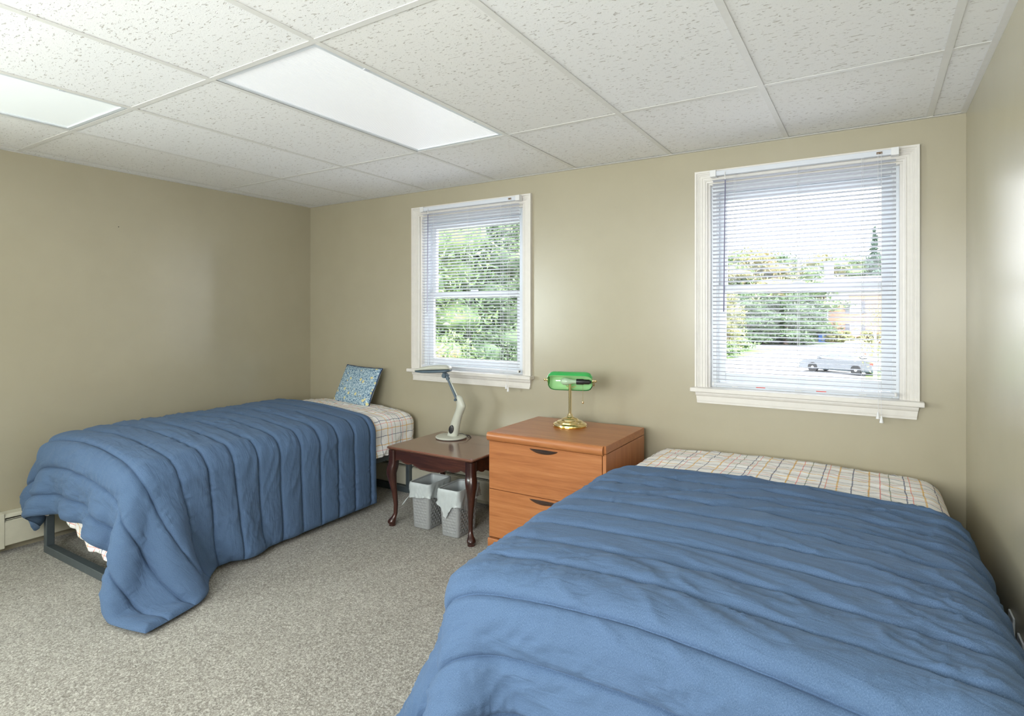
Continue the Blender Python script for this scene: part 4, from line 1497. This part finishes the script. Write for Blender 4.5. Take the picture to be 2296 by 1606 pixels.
def tree(base, h, w, kind, label, leaf=.22, nblob=12, nleaf=2600, trunk='bark', shape='round', group='trees outside the windows', sparse=False, low=.18, cat='tree'):
    t = empty('tree', base, random.uniform(0, 6), label, cat, group)
    m = MB()
    top = h * (.9 if shape == 'cone' else .7)
    m.tube([(0, 0, 0), (w * .02, 0, top * .35), (-w * .02, w * .02, top)], [w * .035 + .03, w * .028 + .02, .02], 8)
    for k in range(5):
        a = k * 2.4; z = top * (.35 + .11 * k)
        m.tube([(0, 0, z), (math.cos(a) * w * .18, math.sin(a) * w * .18, z + h * .09), (math.cos(a) * w * .34, math.sin(a) * w * .34, z + h * .14)], [w * .015 + .01, w * .01, .008], 5)
    m.build('trunk', M[trunk], t)
    r = np.random.default_rng(int(abs(base[0] * 131 + base[1] * 17)) + nleaf)
    cen = []
    if shape == 'cone':
        for k in range(nblob):
            q = (k + .5) / nblob
            a = k * 2.4
            rr = w * .5 * (1 - q) * .6
            cen.append((math.cos(a) * rr, math.sin(a) * rr, h * (low + (1 - low) * q), w * .34 * (1.05 - q), h * .09))
    else:
        for k in range(nblob):
            q = (k + .5) / nblob
            a = k * 2.4
            env = math.sin(PI * min(1, .12 + q * .86)) ** .6
            rr = w * .36 * env * (0.45 + .55 * r.random())
            cen.append((math.cos(a) * rr, math.sin(a) * rr, h * (low + .06 + (.86 - low) * q), w * .25 * (.8 + .5 * r.random()) * (.6 + .4 * env), h * .5 / nblob * 2.6))
    cen = np.array(cen)
    V, F = [], []
    off = 0
    if not sparse:
        ib = bmesh.new()
        bmesh.ops.create_icosphere(ib, subdivisions=2, radius=1)
        iv = np.array([v.co[:] for v in ib.verts]); fi = np.array([[v.index for v in f.verts] for f in ib.faces])
        ib.free()
        for c_ in cen:
            n = 1 + .28 * (r.random(len(iv)) - .5)
            P = iv * n[:, None] * np.array([c_[3], c_[3], c_[4]]) * .60 + c_[:3]
            V.append(P); F.append(fi + off); off += len(P)
    pick = r.integers(0, len(cen), nleaf)
    d = r.normal(size=(nleaf, 3)); d /= np.linalg.norm(d, axis=1)[:, None]
    rad = (.35 + .8 * r.random(nleaf) ** .7)[:, None]
    ctr = cen[pick, :3] + d * rad * np.stack([cen[pick, 3], cen[pick, 3], cen[pick, 4]], 1)
    a1 = r.normal(size=(nleaf, 3)); a1 /= np.linalg.norm(a1, axis=1)[:, None]
    a2 = np.cross(a1, r.normal(size=(nleaf, 3))); a2 /= np.linalg.norm(a2, axis=1)[:, None]
    s = (leaf * (.6 + .8 * r.random(nleaf)))[:, None]
    Q = np.stack([ctr + a1 * s, ctr + a2 * s * .6, ctr - a1 * s], 1).reshape(-1, 3)
    V.append(Q); F.append(np.arange(nleaf * 3).reshape(-1, 3) + off)
    V = np.concatenate(V); F = np.concatenate(F)
    me = bpy.data.meshes.new('foliage')
    me.vertices.add(len(V)); me.vertices.foreach_set('co', V.astype(np.float32).ravel())
    me.loops.add(F.size); me.loops.foreach_set('vertex_index', F.astype(np.int32).ravel())
    me.polygons.add(len(F)); me.polygons.foreach_set('loop_start', np.arange(0, F.size, 3, dtype=np.int32)); me.polygons.foreach_set('loop_total', np.full(len(F), 3, dtype=np.int32))
    me.update(calc_edges=True)
    me.materials.append(M['f_' + kind])
    o = link('foliage', me, None, t)
    o['kind'] = 'stuff'
    return t

# behind window 1: a thicket close to the house
GA = 'trees seen through the farther window'
for (u, d, h, w, k, lab) in [
        (955, 15, 8.5, 4.6, 'green', 'tall light green tree filling the left edge of the farther window'),
        (1010, 21, 9.5, 5.5, 'green', 'tall light green tree in the middle of the farther window, left of the dark crown'),
        (1062, 17, 7.5, 4.2, 'dark', 'dark green tree crown in the middle of the farther window'),
        (1105, 24, 8.0, 5.0, 'dark', 'dark green tree just behind the pale utility pole'),
        (1180, 22, 9.5, 4.8, 'green', 'light green tree at the right edge of the farther window'),
        (1150, 30, 12, 7.5, 'green', 'tall green tree rising behind and right of the utility pole'),
        (1040, 33, 10.5, 8, 'autumn', 'autumn-tinted tree far back in the middle of the farther window'),
        (980, 36, 12.5, 8, 'green', 'highest green tree far back at the upper left of the farther window'),
        (1120, 42, 13.5, 9, 'autumn', 'autumn-tinted tree farthest back behind the utility pole')]:
    tree(vray(u, d), h, w, k, lab, .06 + d * .0018, 18, 15000, low=.05, group=GA)
for (u, d, h, w, k, lab) in [
        (965, 12.5, 3.2, 3.0, 'autumn', 'low orange-tinted shrub at the lower left of the farther window'),
        (1015, 13.5, 3.4, 3.0, 'green', 'low light green shrub left of centre at the foot of the farther window'),
        (1070, 15, 3.6, 3.2, 'dark', 'low dark green shrub at the centre foot of the farther window'),
        (1130, 16, 3.6, 3.2, 'green', 'low light green shrub in front of the utility pole'),
        (1175, 15, 3.6, 3.0, 'dark', 'low dark green shrub at the lower right of the farther window'),
        (990, 17, 4.2, 3.2, 'dark', 'dark shrub behind the orange-tinted one in the farther window'),
        (1045, 18, 4.4, 3.2, 'autumn', 'yellow-orange shrub below the dark crown in the farther window')]:
    tree(vray(u, d), h, w, k, lab, .06, 10, 6000, low=.02, group='shrubs seen through the farther window', cat='shrub')
# behind window 2: tree line round the lot
GB = 'trees beyond the parking lot'
for (u, d, h, w, k, lab) in [
        (1640, 80, 13.0, 13, 'green', 'light green tree at the left end of the row beyond the lot'),
        (1690, 78, 13.2, 13, 'autumn', 'yellow-orange tree, second from the left in the row beyond the lot'),
        (1742, 82, 13.0, 12, 'dark', 'dark green tree, third from the left in the row beyond the lot'),
        (1790, 80, 10.5, 11, 'green', 'lower light green tree beside the stair tower'),
        (1665, 92, 13.8, 14, 'dark', 'dark green tree behind the left end of the row beyond the lot'),
        (1830, 100, 15.0, 15, 'autumn', 'yellow-orange treetop above the stair tower roof'),
        (1880, 98, 14.2, 15, 'green', 'light green treetop above the left part of the building roof'),
        (1928, 102, 14.5, 14, 'autumn', 'yellow-orange treetop left of the pointed spruce'),
        (1978, 96, 14.0, 13, 'green', 'light green treetop right of the pointed spruce'),
        (1720, 96, 13.0, 14, 'autumn', 'yellow-orange tree behind the dark green one in the row beyond the lot'),
        (1775, 98, 12.5, 14, 'green', 'light green tree far behind, left of the chimney')]:
    tree(vray(u, d), h, w, k, lab, .30, 16, 5000, low=.03, group=GB)
for (u, d, h, w, k, lab) in [
        (1665, 73, 6.5, 8, 'dark', 'dense dark tree at the lot edge left of the distant hatchback'),
        (1715, 74, 6.8, 8, 'dark', 'dense dark tree directly behind the distant hatchback'),
        (1762, 73, 6.5, 8, 'dark', 'dense dark tree at the lot edge right of the distant hatchback'),
        (1795, 75, 6.6, 7, 'dark', 'dense dark tree at the lot edge next to the stair tower')]:
    tree(vray(u, d), h, w, k, lab, .24, 14, 4500, low=.0, group='dense trees at the lot edge')
tree(vray(1961, 92), 16.5, 5.5, 'spruce', 'pointed spruce rising above the building roof', .35, 16, 2200, shape='cone')
tree(vray(1632, 55), 6.0, 3.4, 'yellow', 'yellow-green young tree on the grass island', .2, 12, 1800, low=.05)
tree(vray(1962, 31), 4.6, 2.0, 'yellow', 'sparse yellow-leaved young tree with a white trunk near the cars', .10, 12, 500, trunk='birch', sparse=True)
for u, d, lab in ((1652, 61, 'low green shrub on the grass island, farther from the window'), (1622, 52, 'low green shrub on the near tip of the grass island')):
    tree(vray(u, d), 1.3, 4.5, 'green', lab, .16, 8, 900, low=.0, group='shrubs on the grass island', cat='shrub')
for u, lab in ((1875, 'low yellow-green shrub at the brick corner by the stair tower'), (1905, 'low yellow-green shrub under the first shuttered window'),
               (1945, 'low yellow-green shrub between the shuttered windows'), (1970, 'low yellow-green shrub under the second shuttered window')):
    tree(vray(u, 75.5), 1.6, 3.6, 'yellow', lab, .2, 8, 600, low=.0, group='shrubs along the brick building', cat='shrub')

# ------- apartment building beyond the lot
M['brick'] = plain('pale_brick', (.36, .20, .135, 1), .9, var=.12, scale=3)
M['siding'] = plain('grey_siding', (.26, .26, .255, 1), .8, var=.04)
M['roof'] = plain('light_roof', (.30, .30, .31, 1), .9, var=.05)
M['shutter'] = plain('grey_shutter', (.10, .10, .12, 1), .7)
M['wpane'] = plain('far_pane', (.30, .34, .36, 1), .1)
M['railp'] = plain('stair_rail_paint', (.30, .17, .15, 1), .7)
M['shadowroom'] = plain('stair_hall', (.10, .09, .11, 1), .8)
def building():
    D = 78.0
    o0 = vray(1857, D)
    t = empty('apartment_building', o0, YAW * .0, 'two-storey brick apartment building with grey shutters and open stair tower', 'building')
    Wd, Hh = 14.0, 6.4
    MB().box(0, Wd, 0, 9, 0, Hh).build('brick_wall', M['brick'], t)
    MB().box(0, 2.4, -.12, 0, Hh - 1.15, Hh + .9).box(0, Wd, -.05, .0, Hh, Hh + .7).build('siding', M['siding'], t)
    m = MB()
    m.loft([[(-4.6, -.7, Hh + .7), (Wd + 1, -.7, Hh + .7), (Wd + 1, 9.7, Hh + .7), (-4.6, 9.7, Hh + .7)], [(-3, 4.0, Hh + 2.6), (Wd, 4.0, Hh + 2.6), (Wd, 5, Hh + 2.6), (-3, 5, Hh + 2.6)]])
    m.box(-4.6, Wd + 1, -.75, -.6, Hh + .5, Hh + .72)
    m.build('roof', M['roof'], t)
    for x in (2.1, 6.6):
        MB().prism([(x, Hh + .7), (x + 4.4, Hh + .7), (x + 2.2, Hh + 2.2)], 'Y', -1.0, 3).build('gable', M['roof'], t)
        d = MB().box(x + 1.8, x + 2.6, -1.06, -1.0, Hh + .85, Hh + 1.45).build('attic_vent', M['shutter'], t)
    MB().box(-.55, .55, 1.0, 2.0, Hh + 1, Hh + 4.4).build('chimney', M['siding'], t)
    for x in (2.6, 6.9, 11.2):
        for z in (.9, 3.9):
            w = MB().box(x, x + 1.1, -.08, .02, z, z + 1.6).build('window', M['wpane'], t)
            f = MB().box(x - .08, x, -.12, 0, z - .08, z + 1.68).box(x + 1.1, x + 1.18, -.12, 0, z - .08, z + 1.68).box(x, x + 1.1, -.12, 0, z - .08, z).box(x, x + 1.1, -.12, 0, z + 1.6, z + 1.68)
            f.box(x, x + 1.1, -.11, -.06, z + .76, z + .84).box(x + .52, x + .58, -.11, -.06, z, z + 1.6)
            f.build('muntin', M['vinyl'], w)
            for s in (x - .62, x + 1.2):
                MB().box(s, s + .5, -.10, 0, z - .05, z + 1.65).build('shutter', M['shutter'], t)
    # open stair tower on the left
    MB().box(-3.6, 0, 5.0, 5.2, 0, Hh + .7).build('stair_back_wall', M['shadowroom'], t)
    for z in (0.0, 2.55, 5.1):
        MB().box(-3.6, 0, 0, 5.0, z, z + .28).build('landing', M['siding'], t)
        if z > 0:
            r_ = MB()
            r_.box(-3.6, -.1, .02, .08, z + 1.15, z + 1.24)
            for k in range(14):
                r_.box(-3.55 + k * .26, -3.48 + k * .26, .03, .08, z + .28, z + 1.15)
            r_.build('railing', M['railp'], t)
    for x in (-3.6, -1.85, -.18):
        MB().box(x, x + .18, -.02, .16, 0, Hh + .7).build('post', M['vinyl'], t)
    for z in (.28, 2.8):
        m = MB()
        m.loft([[(-3.3, 1.2, z), (-3.3, 2.3, z), (-3.3, 2.3, z + .25), (-3.3, 1.2, z + .25)], [(-.6, 1.2, z + 2.3), (-.6, 2.3, z + 2.3), (-.6, 2.3, z + 2.55), (-.6, 1.2, z + 2.55)]])
        m.build('stair_flight', M['siding'], t)
building()
wb = MB().box(-.4, .4, -.35, .35, 0, 1.0, .05, 1).box(-.45, .45, -.4, .4, 1.0, 1.08, .03, 1).build('recycling_bin', plain('blue_plastic', (.05, .16, .50, 1), .5), None, None, vray(1843, 76.5))
tag(wb, 'small blue bin at the foot of the stair tower', 'bin')

# ------- cars
def car(pos, rz, paint, label, suv=False):
    t = empty('car', pos, rz, label, 'car', 'parked cars outside')
    L, Wd = (4.7, .90)
    if suv:
        body = [(-2.3, .35), (-2.35, .75), (-2.25, 1.0), (2.0, .98), (2.3, .80), (2.3, .35)]
        cab = [(-2.2, 1.0), (-1.95, 1.55), (-1.6, 1.66), (.2, 1.66), (1.05, 1.02)]
    else:
        body = [(-2.35, .32), (-2.4, .62), (-2.3, .92), (-1.5, .98), (1.1, .93), (2.1, .78), (2.35, .60), (2.3, .30)]
        cab = [(-1.75, .96), (-1.05, 1.36), (-.6, 1.42), (.25, 1.40), (1.15, .93)]
    def lof(poly, hw0, hw1, zmin, zmax):
        rows = []
        for s in (-1, -.82, .82, 1):
            r_ = []
            for x, z in poly:
                q = (z - zmin) / (zmax - zmin)
                hw = hw0 + (hw1 - hw0) * q
                k = .97 if abs(s) == 1 else 1.0
                r_.append((x * k, s * hw, zmin + (z - zmin) * (.96 if abs(s) == 1 else 1)))
            rows.append(r_)
        return rows
    MB().loft(lof(body, Wd, Wd - .05, .3, 1.0)).build('body', M[paint], t, 40)
    zc = cab[0][1]; zt = max(z for x, z in cab)
    MB().loft(lof(cab, Wd - .06, Wd - .28, zc, zt)).build('cabin', M[paint], t, 40)
    g = MB()
    for s in (-1, 1):
        def W_(x, z):
            q = (z - zc) / (zt - zc)
            return (x * .97, s * (Wd - .06 + (-.22) * q + .008), zc + (z - zc) * .96)
        hi = zt - .10
        x0, x1 = cab[0][0] + .28, cab[-1][0] - .22
        a, b = cab[1][0] + .12, cab[3][0] - .02
        mid = (a + b) / 2
        g.quad(W_(x0, zc + .05), W_(mid - .04, zc + .05), W_(mid - .04, hi), W_(a, hi))
        g.quad(W_(mid + .04, zc + .05), W_(x1, zc + .05), W_(b, hi), W_(mid + .04, hi))
    e = .012
    g.quad((cab[-1][0] - .06, -.68, zc + .06), (cab[-1][0] - .06, .68, zc + .06), (cab[3][0] + .06, .58, zt - .06), (cab[3][0] + .06, -.58, zt - .06))
    g.quad((cab[0][0] + .10, -.66, zc + .12), (cab[0][0] + .10, .66, zc + .12), (cab[1][0] - .02, .56, zt - .12), (cab[1][0] - .02, -.56, zt - .12))
    g.build('windows', M['carglass'], t)
    for x in (-1.38, 1.35):
        for s in (-1, 1):
            wl = MB().lathe([(.22, -.11), (.31, -.11), (.33, -.08), (.33, .08), (.31, .11), (.22, .11)], (x, s * (Wd - .10), .33), 24, 'Y').build('wheel', M['black'], t, 40)
            hb = MB().lathe([(.02, -.115), (.21, -.10), (.21, .10), (.02, .115)], (x, s * (Wd - .10), .33), 12, 'Y').build('hubcap', M['vinyl'], wl, 40)
    for s in (-1, 1):
        MB().box(-2.40, -2.18, min(s * .52, s * .87), max(s * .52, s * .87), .66, .84, .03, 1).build('tail_light', M['taill'], t)
        MB().box(2.10, 2.33, min(s * .50, s * .84), max(s * .50, s * .84), .58, .72, .03, 1).build('headlight', M['vinyl'], t)
        MB().box(.85, .98, min(s * .88, s * 1.02), max(s * .88, s * 1.02), zc + .02, zc + .16, .03, 1).build('mirror', M[paint], t)
    MB().box(-2.42, 2.34, -Wd + .05, Wd - .05, .22, .42, .04, 1).build('bumper', M['carglass'], t)
    return t
M['silver'] = plain('silver_paint', (.15, .16, .18, 1), .25, metal=.4, var=.02)
M['wcar'] = plain('white_paint', (.34, .345, .35, 1), .25, var=.02)
M['carglass'] = plain('car_glass', (.06, .08, .09, 1), .1)
M['taill'] = plain('tail_light_red', (.70, .05, .04, 1), .25)
car(vray(1884, 38), R(180 - 24), 'silver', 'silver saloon car with red tail lights parked in the lot')
car(vray(1915, 47), R(90), 'wcar', 'white car parked behind the silver saloon', True)
car(vray(1718, 76), R(180 - 30), 'silver', 'silver hatchback far across the lot in front of dark trees', True)
# round red-ringed sign
p = vray(1919, 52)
t = empty('road_sign', p, 0, 'round white sign with a red ring on a post behind the parked cars', 'sign')
zc = CAMZ - (746 - 703.3) / 1301.5 * 52 - GZ
MB().tube([(0, 0, 0), (0, 0, zc + .3)], .035, 8).build('post', M['fin'], t)
MB().lathe([(.001, -.06), (.33, -.06), (.33, -.05), (.001, -.05)], (0, 0, zc), 28, 'Y').build('disc', M['whitep'], t)
MB().lathe([(.32, -.075), (.40, -.075), (.40, -.045), (.32, -.045), (.32, -.075)], (0, 0, zc), 28, 'Y', cap=False).build('ring', plain('sign_red', (.75, .10, .08, 1), .5), t)

# ------- utility pole and wires beyond window 1
p = vray(1117, 22)
t = empty('utility_pole', p, 0, 'pale utility pole with wires outside the farther window', 'utility pole')
M['polew'] = plain('weathered_pole', (.40, .37, .34, 1), .85, var=.1)
zt_ = CAMZ + (703 - 497) / 1301.5 * 22 - GZ
MB().tube([(0, 0, 0), (0, 0, zt_)], [.14, .115], 12).build('post', M['polew'], t)
m = MB()
for z in (zt_ - .25, zt_ - 1.25, zt_ - 1.6):
    m.box(-.35, .35, -.16, -.06, z, z + .10)
    for x in (-.3, .3):
        m.lathe([(.001, z + .1), (.04, z + .1), (.05, z + .16), (.03, z + .22), (.001, z + .24)], (x, -.11, 0), 10)
m.build('crossarm', M['polew'], t)
MB().lathe([(.001, zt_ - 2.5), (.19, zt_ - 2.5), (.20, zt_ - 2.4), (.20, zt_ - 1.85), (.001, zt_ - 1.8)], (0, -.25, 0), 16).build('transformer', M['polew'], t)
for k, (z, zz, m_) in enumerate(((zt_ - .1, -1.7, 'cordw'), (zt_ - 1.1, -1.3, 'cordw'), (zt_ - 1.45, -1.2, 'cordw'), (zt_ - 1.9, -.5, 'steel'), (zt_ - 2.0, -1.1, 'steel'))):
    a = Vector((-.3, -.11, z)); b = Vector((-12, -5.5 + k * .4, z + zz))
    pts = [a.lerp(b, q) + Vector((0, 0, -1.1 * 4 * q * (1 - q) * .5)) for q in np.linspace(0, 1, 16)]
    MB().tube(pts, .016 if k < 3 else .024, 6).build('wire', M[m_], t)
